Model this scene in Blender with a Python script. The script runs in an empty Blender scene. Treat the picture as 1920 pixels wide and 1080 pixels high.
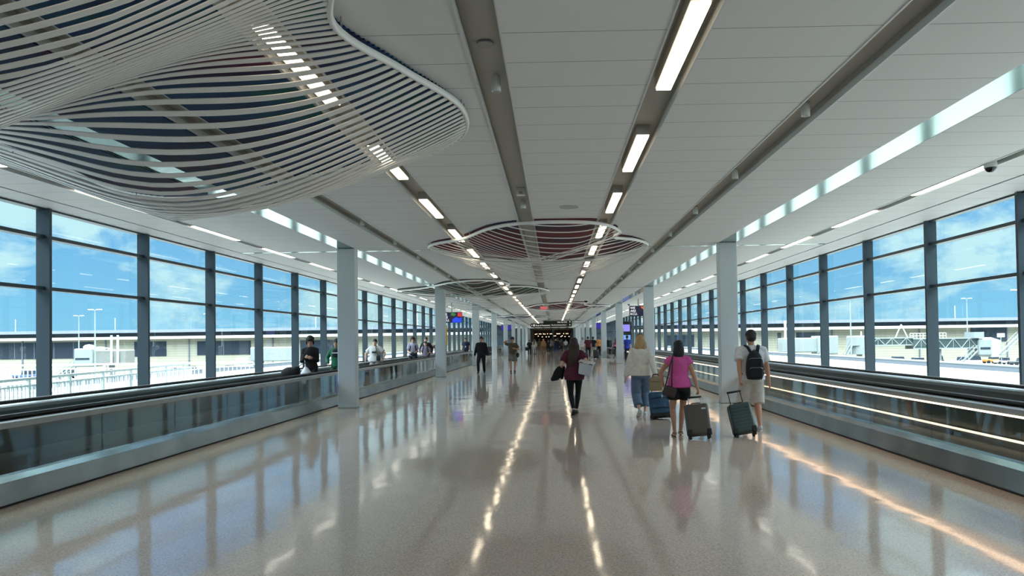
import bpy, bmesh, math, random
from mathutils import Vector, Matrix, Quaternion, noise
random.seed(7)
R = math.radians
S = bpy.context.scene
COL = S.collection

# ------------------------------------------------------------------ camera
F = 1400.0
CAMZ = 1.62
camd = bpy.data.cameras.new('camera')
camd.sensor_width = 36.0
camd.lens = F * 36.0 / 1920.0
camd.shift_x = -54.0 / 1920.0
camd.shift_y = 69.0 / 1920.0
camd.clip_start = 0.1
camd.clip_end = 2000
cam = bpy.data.objects.new('camera', camd)
COL.objects.link(cam)
cam.matrix_world = (Matrix.Translation((0, 0, CAMZ)) @ Matrix.Rotation(math.atan(24 / F), 4, 'Z')
                    @ Matrix.Rotation(R(90) + math.atan(28 / F), 4, 'X') @ Matrix.Rotation(-0.014, 4, 'Z'))
S.camera = cam

S.view_settings.view_transform = 'Standard'
S.view_settings.look = 'None'
S.view_settings.exposure = 0.40
S.view_settings.gamma = 1.0
S.view_settings.use_curve_mapping = False
S.cycles.max_bounces = 8
S.cycles.diffuse_bounces = 4
S.cycles.glossy_bounces = 4
S.cycles.transmission_bounces = 4
S.cycles.transparent_max_bounces = 24
S.cycles.caustics_reflective = False
S.cycles.caustics_refractive = False
S.cycles.sample_clamp_indirect = 4.0

def lin(r, g, b):
    def f(c):
        c /= 255.0
        return c / 12.92 if c <= 0.04045 else ((c + 0.055) / 1.055) ** 2.4
    return (f(r), f(g), f(b), 1.0)

# ------------------------------------------------------------------ world: blue sky with broken cloud
W = bpy.data.worlds.new('sky')
S.world = W
W.use_nodes = True
nt = W.node_tree
nt.nodes.clear()
def N(t, typ, **kw):
    n = t.nodes.new(typ)
    for k, v in kw.items():
        setattr(n, k, v)
    return n
def inp(n, **kw):
    for k, v in kw.items():
        n.inputs[k.replace('_', ' ')].default_value = v
    return n
tc = N(nt, 'ShaderNodeTexCoord')
sep = N(nt, 'ShaderNodeSeparateXYZ')
nt.links.new(tc.outputs['Generated'], sep.inputs[0])
zc = N(nt, 'ShaderNodeMath', operation='MAXIMUM'); zc.inputs[1].default_value = 0.0
nt.links.new(sep.outputs['Z'], zc.inputs[0])
nz = N(nt, 'ShaderNodeTexNoise'); inp(nz, Scale=2.3, Detail=9.0, Roughness=0.62, Distortion=0.25)
cmp_ = N(nt, 'ShaderNodeMapping'); cmp_.inputs['Scale'].default_value = (2.6, 2.6, 5.2); cmp_.inputs['Location'].default_value = (1.3, 4.2, .6)
nt.links.new(tc.outputs['Generated'], cmp_.inputs[0]); nt.links.new(cmp_.outputs[0], nz.inputs['Vector'])
cr = N(nt, 'ShaderNodeValToRGB')
cr.color_ramp.elements[0].position = 0.47; cr.color_ramp.elements[0].color = (0, 0, 0, 1)
cr.color_ramp.elements[1].position = 0.585; cr.color_ramp.elements[1].color = (1, 1, 1, 1)
nt.links.new(nz.outputs['Fac'], cr.inputs[0])
skyr = N(nt, 'ShaderNodeValToRGB')
skyr.color_ramp.elements[0].position = 0.0; skyr.color_ramp.elements[0].color = (0.36, 0.64, 0.88, 1)
skyr.color_ramp.elements[1].position = 0.30; skyr.color_ramp.elements[1].color = (0.10, 0.33, 0.78, 1)
nt.links.new(zc.outputs[0], skyr.inputs[0])
mx = N(nt, 'ShaderNodeMixRGB'); mx.inputs[2].default_value = (0.80, 0.88, 0.94, 1)
nt.links.new(cr.outputs[0], mx.inputs[0]); nt.links.new(skyr.outputs[0], mx.inputs[1])
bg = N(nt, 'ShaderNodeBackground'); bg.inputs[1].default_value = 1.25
wo = N(nt, 'ShaderNodeOutputWorld')
zr = N(nt, 'ShaderNodeMapRange'); inp(zr, From_Min=0.26, From_Max=0.55, To_Min=0.86, To_Max=11.8)   # added glow high above the view, brightens the hall through its windows
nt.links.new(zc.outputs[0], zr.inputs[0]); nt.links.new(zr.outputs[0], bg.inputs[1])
zm = N(nt, 'ShaderNodeMapRange'); inp(zm, From_Min=0.26, From_Max=0.5, To_Min=0.0, To_Max=1.0)
nt.links.new(zc.outputs[0], zm.inputs[0])
mo = N(nt, 'ShaderNodeMixRGB'); mo.inputs[2].default_value = (1.0, 0.80, 0.82, 1)  # warm tint of the added overhead glow, offsets the cyan window glass
nt.links.new(zm.outputs[0], mo.inputs[0]); nt.links.new(mx.outputs[0], mo.inputs[1])
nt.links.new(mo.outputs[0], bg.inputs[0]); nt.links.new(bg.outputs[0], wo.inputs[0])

# sun: high, from behind the camera, so it never reaches into the hall
sd = bpy.data.lights.new('sun', 'SUN'); sd.energy = 2.8; sd.angle = R(0.6); sd.color = (1.0, 0.93, 0.84)
so = bpy.data.objects.new('sun', sd); COL.objects.link(so)
so.rotation_euler = Vector((0.06, 0.75, -1.5)).to_track_quat('-Z', 'Y').to_euler()
LAMP = 4.5      # strength of the ceiling lamps
LAMP_OUT = 2.2

# ------------------------------------------------------------------ helpers: objects
def tag(o, label=None, cat=None, group=None, kind=None):
    if label: o['label'] = label
    if cat: o['category'] = cat
    if group: o['group'] = group
    if kind: o['kind'] = kind
    return o
def empty(name, loc=(0, 0, 0), rz=0.0, label=None, cat=None, group=None):
    o = bpy.data.objects.new(name, None)
    COL.objects.link(o); o.empty_display_size = 0.2
    o.location = loc; o.rotation_euler = (0, 0, rz)
    return tag(o, label, cat, group)
def link(name, me, mat=None, parent=None, smooth=False):
    o = bpy.data.objects.new(name, me)
    COL.objects.link(o)
    if mat is not None:
        me.materials.clear(); me.materials.append(mat)
    if parent is not None: o.parent = parent
    if smooth:
        for p in me.polygons: p.use_smooth = True
    return o
def copy_tree(o, parent=None):
    c = o.copy(); COL.objects.link(c)
    if parent is not None: c.parent = parent
    for ch in list(o.children):
        copy_tree(ch, c)
    return c
class MB:
    """collects simple solids, links them as one mesh object"""
    def __init__(self): self.bm = bmesh.new()
    def box(self, x0, x1, y0, y1, z0, z1, M=None, bev=0.0):
        vs = [self.bm.verts.new((x, y, z)) for x in (x0, x1) for y in (y0, y1) for z in (z0, z1)]
        if M is not None:
            for v in vs: v.co = M @ v.co
        for f in ((0, 1, 3, 2), (4, 6, 7, 5), (0, 4, 5, 1), (2, 3, 7, 6), (0, 2, 6, 4), (1, 5, 7, 3)):
            self.bm.faces.new([vs[i] for i in f])
        return self
    def prism(self, pts, axis_from, axis_to, axis='y'):
        """extrude a closed 2-D outline (a,b) along an axis; y: (x,z)  x: (y,z)  z: (x,y)"""
        def mk(p, t):
            if axis == 'y': return (p[0], t, p[1])
            if axis == 'x': return (t, p[0], p[1])
            return (p[0], p[1], t)
        a = [self.bm.verts.new(mk(p, axis_from)) for p in pts]
        b = [self.bm.verts.new(mk(p, axis_to)) for p in pts]
        n = len(pts)
        self.bm.faces.new(a); self.bm.faces.new(list(reversed(b)))
        for i in range(n):
            j = (i + 1) % n
            self.bm.faces.new((a[j], a[i], b[i], b[j]))
        return self
    def tube(self, pts, rad, seg=10, ref=None, cap=True, closed=False):
        """loft of elliptic rings; rad: number, (a,b) or a list of those"""
        pts = [Vector(p) for p in pts]; n = len(pts)
        if not isinstance(rad, list): rad = [rad] * n
        rings = []
        prevx = None
        for i, p in enumerate(pts):
            if closed: d = (pts[(i + 1) % n] - pts[i - 1])
            elif i == 0: d = pts[1] - pts[0]
            elif i == n - 1: d = pts[-1] - pts[-2]
            else: d = (pts[i + 1] - pts[i]).normalized() + (pts[i] - pts[i - 1]).normalized()
            if d.length < 1e-9: d = Vector((0, 0, 1))
            d.normalize()
            if prevx is None or ref is not None:
                r = Vector(ref) if ref is not None else (Vector((1, 0, 0)) if abs(d.x) < 0.9 else Vector((0, 1, 0)))
                x = r - d * r.dot(d)
            else:
                x = prevx - d * prevx.dot(d)
            if x.length < 1e-6: x = d.orthogonal()
            x.normalize(); y = d.cross(x); prevx = x
            a, b = (rad[i], rad[i]) if not isinstance(rad[i], tuple) else rad[i]
            rings.append([self.bm.verts.new(p + x * math.cos(t) * a + y * math.sin(t) * b)
                          for t in [2 * math.pi * k / seg for k in range(seg)]])
        for i in range(n if closed else n - 1):
            A = rings[i]; B = rings[(i + 1) % n]
            for k in range(seg):
                l = (k + 1) % seg
                self.bm.faces.new((A[k], A[l], B[l], B[k]))
        if cap and not closed:
            self.bm.faces.new(list(reversed(rings[0]))); self.bm.faces.new(rings[-1])
        return self
    def ball(self, c, r, seg=12):
        """ellipsoid"""
        c = Vector(c); r = Vector(r) if isinstance(r, (tuple, list, Vector)) else Vector((r, r, r))
        m = Matrix.Translation(c) @ Matrix.Diagonal((r.x, r.y, r.z, 1))
        bmesh.ops.create_uvsphere(self.bm, u_segments=seg, v_segments=max(6, seg // 2 + 1), radius=1.0, matrix=m)
        return self
    def lathe(self, prof, c=(0, 0, 0), seg=20):
        c = Vector(c); rings = []
        for r, z in prof:
            rings.append([self.bm.verts.new(c + Vector((math.cos(t) * r, math.sin(t) * r, z)))
                          for t in [2 * math.pi * k / seg for k in range(seg)]])
        for A, B in zip(rings, rings[1:]):
            for k in range(seg):
                l = (k + 1) % seg
                self.bm.faces.new((A[k], A[l], B[l], B[k]))
        self.bm.faces.new(list(reversed(rings[0]))); self.bm.faces.new(rings[-1])
        return self
    def mesh(self):
        bmesh.ops.recalc_face_normals(self.bm, faces=self.bm.faces[:])
        me = bpy.data.meshes.new('mesh'); self.bm.to_mesh(me); self.bm.free()
        return me
    def build(self, name, mat, parent=None, smooth=False, bevel=0.0, bseg=2):
        o = link(name, self.mesh(), mat, parent, smooth)
        if bevel:
            m = o.modifiers.new('bevel', 'BEVEL'); m.width = bevel; m.segments = bseg; m.limit_method = 'ANGLE'
            m.angle_limit = R(40); m.harden_normals = False
        return o
def bake(o):
    """freeze the modifiers of o into its mesh"""
    bpy.context.view_layer.update()
    dg = bpy.context.evaluated_depsgraph_get()
    me = bpy.data.meshes.new_from_object(o.evaluated_get(dg))
    o.modifiers.clear(); o.data = me
    return o
def fused(mb, name, mat, parent, voxel, it=4):
    """fuse overlapping solids into one continuous skin"""
    o = link(name, mb.mesh(), mat, parent)
    m = o.modifiers.new('r', 'REMESH'); m.mode = 'VOXEL'; m.voxel_size = voxel; m.use_smooth_shade = True
    s = o.modifiers.new('s', 'SMOOTH'); s.factor = 0.5; s.iterations = it
    bake(o)
    for p in o.data.polygons: p.use_smooth = True
    return o
def structure(o): o['kind'] = 'structure'; return o

# ------------------------------------------------------------------ helpers: materials
MATS = {}
def mat(name, rgb, rough=0.5, metal=0.0, spec=0.5, noise_amt=0.0, noise_scale=20.0, bump=0.0, coat=0.0, stretch=None):
    if name in MATS: return MATS[name]
    m = bpy.data.materials.new(name); m.use_nodes = True
    t = m.node_tree; b = t.nodes['Principled BSDF']
    c = lin(*rgb)
    b.inputs['Base Color'].default_value = c
    b.inputs['Roughness'].default_value = rough; b.inputs['Metallic'].default_value = metal
    b.inputs['Specular IOR Level'].default_value = spec
    b.inputs['Coat Weight'].default_value = coat; b.inputs['Coat Roughness'].default_value = 0.05
    tcn = N(t, 'ShaderNodeTexCoord'); mp = N(t, 'ShaderNodeMapping')
    if stretch: mp.inputs['Scale'].default_value = stretch
    t.links.new(tcn.outputs['Object'], mp.inputs[0])
    nn = N(t, 'ShaderNodeTexNoise'); inp(nn, Scale=noise_scale, Detail=4.0)
    t.links.new(mp.outputs[0], nn.inputs['Vector'])
    mr = N(t, 'ShaderNodeMapRange'); inp(mr, From_Min=0.3, From_Max=0.7, To_Min=1 - noise_amt, To_Max=1 + noise_amt)
    t.links.new(nn.outputs['Fac'], mr.inputs[0])
    mm = N(t, 'ShaderNodeMixRGB', blend_type='MULTIPLY'); mm.inputs[0].default_value = 1.0
    mm.inputs[1].default_value = c
    t.links.new(mr.outputs[0], mm.inputs[2]); t.links.new(mm.outputs[0], b.inputs['Base Color'])
    if bump:
        bp = N(t, 'ShaderNodeBump'); bp.inputs['Strength'].default_value = bump; bp.inputs['Distance'].default_value = 0.01
        t.links.new(nn.outputs['Fac'], bp.inputs['Height']); t.links.new(bp.outputs[0], b.inputs['Normal'])
    MATS[name] = m
    return m
def emis(name, rgb, k):
    if name in MATS: return MATS[name]
    m = bpy.data.materials.new(name); m.use_nodes = True; t = m.node_tree
    b = t.nodes['Principled BSDF']
    b.inputs['Base Color'].default_value = lin(*rgb)
    b.inputs['Emission Color'].default_value = lin(*rgb); b.inputs['Emission Strength'].default_value = k
    MATS[name] = m
    return m
def glass(name, tint, refl=1.0, rough=0.0):
    """thin pane: tinted see-through with a fresnel reflection"""
    m = bpy.data.materials.new(name); m.use_nodes = True; t = m.node_tree; t.nodes.clear()
    tr = N(t, 'ShaderNodeBsdfTransparent'); tr.inputs[0].default_value = tint
    gl = N(t, 'ShaderNodeBsdfGlossy'); gl.inputs['Roughness'].default_value = rough; gl.inputs[0].default_value = (refl, refl, refl, 1)
    fr = N(t, 'ShaderNodeFresnel')
    ge = N(t, 'ShaderNodeNewGeometry'); io = N(t, 'ShaderNodeMapRange'); inp(io, To_Min=1.5, To_Max=1 / 1.5)
    t.links.new(ge.outputs['Backfacing'], io.inputs[0]); t.links.new(io.outputs[0], fr.inputs['IOR'])
    mx = N(t, 'ShaderNodeMixShader'); out = N(t, 'ShaderNodeOutputMaterial')
    mm = N(t, 'ShaderNodeMath', operation='MULTIPLY'); mm.inputs[1].default_value = refl
    t.links.new(fr.outputs[0], mm.inputs[0]); t.links.new(mm.outputs[0], mx.inputs[0])
    t.links.new(tr.outputs[0], mx.inputs[1]); t.links.new(gl.outputs[0], mx.inputs[2])
    t.links.new(mx.outputs[0], out.inputs[0])
    MATS[name] = m
    return m
M_pane = glass('window_glass', (0.63, 0.92, 0.93, 1), 0.8)
M_bal = glass('balustrade_glass', (0.66, 0.74, 0.74, 1), 1.0, 0.02)
M_mull = mat('mullion_paint', (46, 59, 67), 0.4, 0.2, noise_amt=0.03)
M_col = mat('column_paint', (205, 212, 216), 0.42, noise_amt=0.015, noise_scale=3)
M_cove = mat('cove_grey', (176, 176, 170), 0.5)
M_edge = mat('cove_edge', (205, 208, 208), 0.35, 0.3)
M_black = mat('black_gap', (12, 13, 14), 0.7)
M_steel = mat('brushed_steel', (172, 168, 160), 0.26, 0.9, noise_amt=0.16, noise_scale=2.2)
M_steel2 = mat('satin_steel', (150, 150, 146), 0.38, 0.7, noise_amt=0.06, noise_scale=4)
M_polish = mat('polished_metal', (150, 176, 170), 0.16, 1.0)
M_rubber = mat('handrail_rubber', (8, 8, 9), 0.4)
M_tread = mat('tread_metal', (60, 62, 64), 0.5, 0.5, stretch=(60, 1, 1), noise_scale=2, noise_amt=0.4)
M_dark = mat('dark_panel', (104, 108, 104), 0.35, 0.3, noise_amt=0.1, noise_scale=1.5)
M_white = mat('white_plastic', (215, 216, 214), 0.45)
M_grey = mat('grey_housing', (165, 165, 162), 0.5)
M_rib = mat('rib_white', (226, 224, 222), 0.38)
M_outw = mat('white_metal_outdoor', (225, 232, 232), 0.5)
M_led = emis('led_strip', (255, 214, 178), 3.2)
M_lamp = emis('lamp_diffuser', (255, 236, 205), LAMP)
M_lamp2 = emis('lamp_diffuser_cool', (255, 246, 232), LAMP_OUT)

# floor: polished terrazzo
def floor_mat():
    m = bpy.data.materials.new('terrazzo'); m.use_nodes = True; t = m.node_tree; b = t.nodes['Principled BSDF']
    tcn = N(t, 'ShaderNodeTexCoord')
    n1 = N(t, 'ShaderNodeTexVoronoi'); n1.inputs['Scale'].default_value = 95
    n2 = N(t, 'ShaderNodeTexNoise'); inp(n2, Scale=55.0, Detail=3.0)
    n3 = N(t, 'ShaderNodeTexNoise'); inp(n3, Scale=0.35, Detail=2.0)
    for n in (n1, n2, n3): t.links.new(tcn.outputs['Object'], n.inputs['Vector'])
    c1 = N(t, 'ShaderNodeValToRGB')
    e = c1.color_ramp.elements
    e[0].position = 0.0; e[0].color = lin(166, 146, 132)
    e[1].position = 1.0; e[1].color = lin(236, 220, 206)
    e2 = c1.color_ramp.elements.new(0.5); e2.color = lin(212, 194, 180)
    t.links.new(n1.outputs['Color'], c1.inputs[0])
    mx1 = N(t, 'ShaderNodeMixRGB', blend_type='MIX'); mx1.inputs[0].default_value = 0.45
    c2 = N(t, 'ShaderNodeValToRGB'); c2.color_ramp.elements[0].color = lin(180, 162, 148); c2.color_ramp.elements[1].color = lin(234, 218, 204)
    c2.color_ramp.elements[0].position = 0.35; c2.color_ramp.elements[1].position = 0.65
    t.links.new(n2.outputs['Fac'], c2.inputs[0])
    t.links.new(c1.outputs[0], mx1.inputs[1]); t.links.new(c2.outputs[0], mx1.inputs[2])
    # thin divider strips of the terrazzo: pattern of the floor itself
    t.links.new(mx1.outputs[0], b.inputs['Base Color'])
    b.inputs['Roughness'].default_value = 0.075
    b.inputs['IOR'].default_value = 1.62
    w1 = N(t, 'ShaderNodeTexNoise'); inp(w1, Scale=1.0, Detail=2.0)
    mp = N(t, 'ShaderNodeMapping'); mp.inputs['Scale'].default_value = (1.6, 1.1, 1.0)
    t.links.new(tcn.outputs['Object'], mp.inputs[0]); t.links.new(mp.outputs[0], w1.inputs['Vector'])
    bp = N(t, 'ShaderNodeBump'); bp.inputs['Strength'].default_value = 0.10; bp.inputs['Distance'].default_value = 0.05
    t.links.new(w1.outputs['Fac'], bp.inputs['Height']); t.links.new(bp.outputs[0], b.inputs['Normal'])
    return m
M_floor = floor_mat()
def ceil_mat():
    m = bpy.data.materials.new('ceiling_planks'); m.use_nodes = True; t = m.node_tree; b = t.nodes['Principled BSDF']
    tcn = N(t, 'ShaderNodeTexCoord'); sp = N(t, 'ShaderNodeSeparateXYZ'); t.links.new(tcn.outputs['Object'], sp.inputs[0])
    a = N(t, 'ShaderNodeMath', operation='ADD'); a.inputs[1].default_value = 300.0
    t.links.new(sp.outputs['Y'], a.inputs[0])
    md = N(t, 'ShaderNodeMath', operation='MODULO'); md.inputs[1].default_value = 0.61
    t.links.new(a.outputs[0], md.inputs[0])
    lt = N(t, 'ShaderNodeMath', operation='LESS_THAN'); lt.inputs[1].default_value = 0.009
    t.links.new(md.outputs[0], lt.inputs[0])
    nn = N(t, 'ShaderNodeTexNoise'); inp(nn, Scale=120.0, Detail=2.0); t.links.new(tcn.outputs['Object'], nn.inputs['Vector'])
    c0 = N(t, 'ShaderNodeMixRGB'); c0.inputs[1].default_value = lin(206, 207, 208); c0.inputs[2].default_value = lin(220, 221, 222)
    t.links.new(nn.outputs['Fac'], c0.inputs[0])
    mx2 = N(t, 'ShaderNodeMixRGB'); mx2.inputs[2].default_value = lin(120, 121, 122)
    t.links.new(lt.outputs[0], mx2.inputs[0]); t.links.new(c0.outputs[0], mx2.inputs[1])
    t.links.new(mx2.outputs[0], b.inputs['Base Color']); b.inputs['Roughness'].default_value = 0.6
    return m
M_ceil = ceil_mat()

# ------------------------------------------------------------------ layout
CX = -0.48
YB, YE = -9.0, 190.0
ZC = 3.95
GL, GR = -8.65, 7.85                       # glass planes
COVES = [(-7.08, 0.20, 'out'), (-3.75, 0.33, 'spot'), (-2.12, 0.335, 'light'), (-0.52, 0.31, 'mid'),
         (1.06, 0.335, 'light'), (2.68, 0.33, 'spot'), (6.07, 0.20, 'out')]
STRIPS = [(-5.12, 0.42), (4.30, 0.42)]
GAPS = [(-8.0, 0.05), (6.95, 0.05)]

structure(MB().box(GL - 0.3, GR + 0.3, YB, YE, -0.25, 0).build('floor', M_floor))
mb = MB()
cuts = sorted([(x - w / 2, x + w / 2) for x, w, k in COVES] + [(x - w / 2, x + w / 2) for x, w in STRIPS + GAPS])
xa = GL
for a, b in cuts + [(GR, GR)]:
    mb.box(xa, a, YB, YE, ZC, ZC + 0.05); xa = b
structure(mb.build('ceiling', M_ceil))
structure(MB().box(GL - 0.6, GR + 0.6, YB - .5, YE, 4.30, 4.75).build('roof', M_outw))
n = 0
for x, w, k in COVES:
    n += 1; a = x - w / 2; b = x + w / 2; h = 0.13 if k != 'out' else 0.10
    t = structure(MB().box(a - .03, a, YB, YE, ZC + .05, ZC + h).box(b, b + .03, YB, YE, ZC + .05, ZC + h)
                  .box(a - .03, b + .03, YB, YE, ZC + h, ZC + h + .03).build('trim_%d' % n, M_cove))
    MB().box(a - .001, a + .014, YB, YE, ZC - .008, ZC + .06).box(b - .014, b + .001, YB, YE, ZC - .008, ZC + .06).build('cove_edge', M_edge, t)
for x, w in STRIPS:
    n += 1; a = x - w / 2; b = x + w / 2
    structure(MB().box(a, b, YB, YE, ZC + 0.002, ZC + .05).build('trim_%d' % n, M_polish))
for x, w in GAPS:
    n += 1; a = x - w / 2; b = x + w / 2
    structure(MB().box(a, b, YB, YE, ZC + .03, ZC + .05).build('trim_%d' % n, M_black))
for y in [19.0 + 15.24 * k for k in range(-1, 7)]:
    n += 1; m = MB()
    edges = [GAPS[0][0] + .05] + [v for x, w, k in COVES for v in (x - w / 2 - .005, x + w / 2 + .005)] + [GAPS[1][0] - .05]
    for a, b in zip(edges[0::2], edges[1::2]):
        m.box(a, b, y - .06, y + .06, ZC - .004, ZC + .01)
    structure(m.build('trim_%d' % n, M_polish))

# columns
for k in range(-1, 12):
    y = 18.5 + 15.24 * k
    if y < 0: continue
    for x in (-5.12, 4.30):
        o = MB().box(x - .225, x + .225, y - .15, y + .15, 0, ZC).build('column', M_col, bevel=.02)
        structure(o)
        b = MB().box(x - .235, x + .235, y - .16, y + .16, 0, .015).build('column_base', M_steel2, o)

# window walls, one window per bay of 3.05 m
BAY = 3.048
def window_master(side):
    s = -1 if side == 'l' else 1                     # outward direction
    g = 0.0
    f = MB()
    f.box(*sorted((g + s * .03, g - s * .20)), -.032, .032, 0, ZC - .01)                # mullion
    for z, h in ((3.47, .06), (2.60, .06)):
        f.box(*sorted((g + s * .03, g - s * .12)), .032, BAY - .032, z - h / 2, z + h / 2)
    f.box(*sorted((g + s * .03, g - s * .12)), .032, BAY - .032, 0, .16)
    f.box(*sorted((g + s * .03, g - s * .12)), .032, BAY - .032, ZC - .03, ZC - .01)
    fo = f.build('window', M_mull)
    for z0, z1 in ((.16, 2.57), (2.63, 3.44), (3.50, ZC - .03)):
        m = MB(); v = [m.bm.verts.new(p) for p in ((g, .032, z0), (g, BAY - .032, z0), (g, BAY - .032, z1), (g, .032, z1))]
        m.bm.faces.new(v)
        m.build('window_pane', M_pane, fo)
    structure(fo)
    return fo
wn = 0
for side, gx in (('l', GL), ('r', GR)):
    ms = None
    k0 = int(math.floor((YB - 18.5) / BAY)) + 1
    k = k0
    while 18.5 + BAY * (k + 1) < YE:
        wn += 1
        o = window_master(side) if ms is None else copy_tree(ms)
        if ms is None: ms = o
        o.name = 'window_%d' % wn
        o.location = (gx, 18.5 + BAY * k, 0)
        k += 1
# wall ends
structure(MB().box(GL - .3, GR + .3, YB - .3, YB, 0, 4.3).build('wall_back', M_col))
structure(MB().box(GL - .3, GL + .2, YE - 40, YE, 0, ZC).build('wall_left', M_col))
structure(MB().box(GR - .2, GR + .3, YE - 40, YE, 0, ZC).build('wall_right', M_col))
M_shop = mat('dark_shop_wall', (30, 22, 24), 0.5, noise_amt=.3, noise_scale=1)
structure(MB().box(GL - .3, GR + .3, YE, YE + .4, 0, 4.3).build('wall_far', M_shop))
# white walls flanking the far end of the hall
for a, b in ((GL + .2, -4.9), (4.2, GR - .2)):
    structure(MB().box(a, b, 158, 158.3, 0, ZC - .001).build('wall_far_side', M_col))

# ------------------------------------------------------------------ ceiling lights
def make_light(w, L, m, hh, name):
    r = empty(name)
    MB().box(-w / 2 - .01, w / 2 + .01, 0, L, .02, hh).build('housing', M_grey, r)
    MB().box(-w / 2, w / 2, .012, L - .012, 0, .022).build('diffuser', m, r)
    return r
NEAR = ['nearest', 'second nearest', 'third nearest', 'fourth nearest', 'fifth nearest']
def row(master, x, y0, pitch, n, z, lab_near, lab_all, group, cat='light', jitter=0):
    first = True
    for i in range(n):
        o = master if (first and master.get('used') is None) else copy_tree(master)
        if master.get('used') is None: master['used'] = 1
        first = False
        o.location = (x, y0 + pitch * i, z)
        o['label'] = (lab_near % NEAR[i]) if i < 5 else lab_all
        o['category'] = cat; o['group'] = group
LW = make_light(.135, 1.83, M_lamp, .14, 'ceiling_light')
row(LW, 1.06, 5.15, 3.4, 34, ZC - .01, '%s warm linear light in the ceiling groove right of centre', 'warm linear light far down the ceiling groove right of centre', 'linear lights in the right groove')
row(LW, -2.12, 5.40, 3.4, 34, ZC - .01, '%s warm linear light in the ceiling groove left of centre', 'warm linear light far down the ceiling groove left of centre', 'linear lights in the left groove')
LO = make_light(.10, 2.1, M_lamp2, .09, 'ceiling_light')
row(LO, -7.08, 7.4, 3.59, 28, ZC - .005, '%s slim white light in the outer groove above the left windows', 'slim white light far down the outer groove above the left windows', 'slim lights above the left windows')
row(LO, 6.07, 6.9, 3.59, 28, ZC - .005, '%s slim white light in the outer groove above the right windows', 'slim white light far down the outer groove above the right windows', 'slim lights above the right windows')
for q, (mm, x, yy) in enumerate(((LW, 1.06, 1.75), (LW, -2.12, 2.0), (LW, 1.06, -1.65), (LW, -2.12, -1.4), (LO, -7.08, 3.8), (LO, 6.07, 3.3), (LO, -7.08, .2), (LO, 6.07, -.3))):
    o = copy_tree(mm); o.location = (x, yy, ZC - .01)
    o['label'] = 'linear ceiling light overhead, outside the picture near the viewer'; o['group'] = 'lights overhead'
def make_spot():
    r = empty('spotlight')
    MB().lathe([(.045, 0), (.045, .13), (.03, .14), (.03, .16)], seg=16).build('spot_body', M_white, r, smooth=False)
    MB().lathe([(.032, -.004), (.034, .002)], seg=16).build('spot_lens', M_grey, r)
    return r
SP = make_spot()
row(SP, 2.68, 7.85 - 3.05, 3.05, 20, ZC - .02, '%s small cylindrical spotlight in the groove right of the lit one', 'small cylindrical spotlight far down the groove right of the lit one', 'spots in the right groove', 'spotlight')
row(SP, -3.75, 11.6, 3.05, 18, ZC - .02, '%s small cylindrical spotlight in the groove left of the lit one', 'small cylindrical spotlight far down the groove left of the lit one', 'spots in the left groove', 'spotlight')
for i, y in enumerate((6.85, 13.0)):
    o = copy_tree(SP); o.location = (-.52 + .02, y, ZC - .03)
    o['label'] = ('white cylindrical fitting in the central groove, beside the round disc', 'white cylindrical fitting in the central groove, just before the reddish sculpture')[i]
    o['group'] = 'fittings in the central groove'
# small fixtures
def disc(x, y, z, r, name, lab, m=M_grey):
    return tag(MB().lathe([(r, 0), (r, .012), (r * .6, .02)], c=(x, y, z - .012), seg=28).build(name, m), lab, name.replace('_', ' '))
disc(-.53, 6.1, ZC + .12, .07, 'smoke_detector', 'white round smoke detector in the central ceiling groove')
disc(.30, 13.1, ZC, .17, 'ceiling_speaker', 'flat round grey ceiling speaker beside the central groove')
r = empty('strobe_alarm', (-.5, 12.0, ZC - .0), label='small white strobe alarm box in the central ceiling groove', cat='alarm')
MB().box(-.07, .07, -.04, .04, 0, .13).build('alarm_box', M_white, r, bevel=.01)
MB().box(-.03, .03, -.046, -.038, .02, .06).build('strobe_lens', M_grey, r)
def dome(x, y, z, rad, lab):
    r = empty('security_camera', (x, y, z), label=lab, cat='camera')
    MB().lathe([(rad * .75, -.02), (rad * 1.1, -.05), (rad * 1.1, .03)], seg=24).build('camera_mount', M_white, r)
    prof = [(rad * math.cos(a), -.04 - rad * math.sin(a)) for a in [R(d) for d in (85, 70, 50, 30, 10, 0)]]
    MB().lathe(prof, seg=24).build('dark_dome', mat('dome_black', (10, 10, 12), .08), r, smooth=True)
dome(6.05, 10.35, ZC, .075, 'black dome security camera hanging from the right outer ceiling groove')
dome(1.95, 44.5, ZC, .12, 'black dome camera on the ceiling far right of centre')
dome(5.05, 50.0, ZC, .09, 'small black dome camera on the ceiling above the right walkway')
dome(-6.3, 58.0, ZC, .09, 'small black dome camera on the ceiling above the left walkway')
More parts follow.
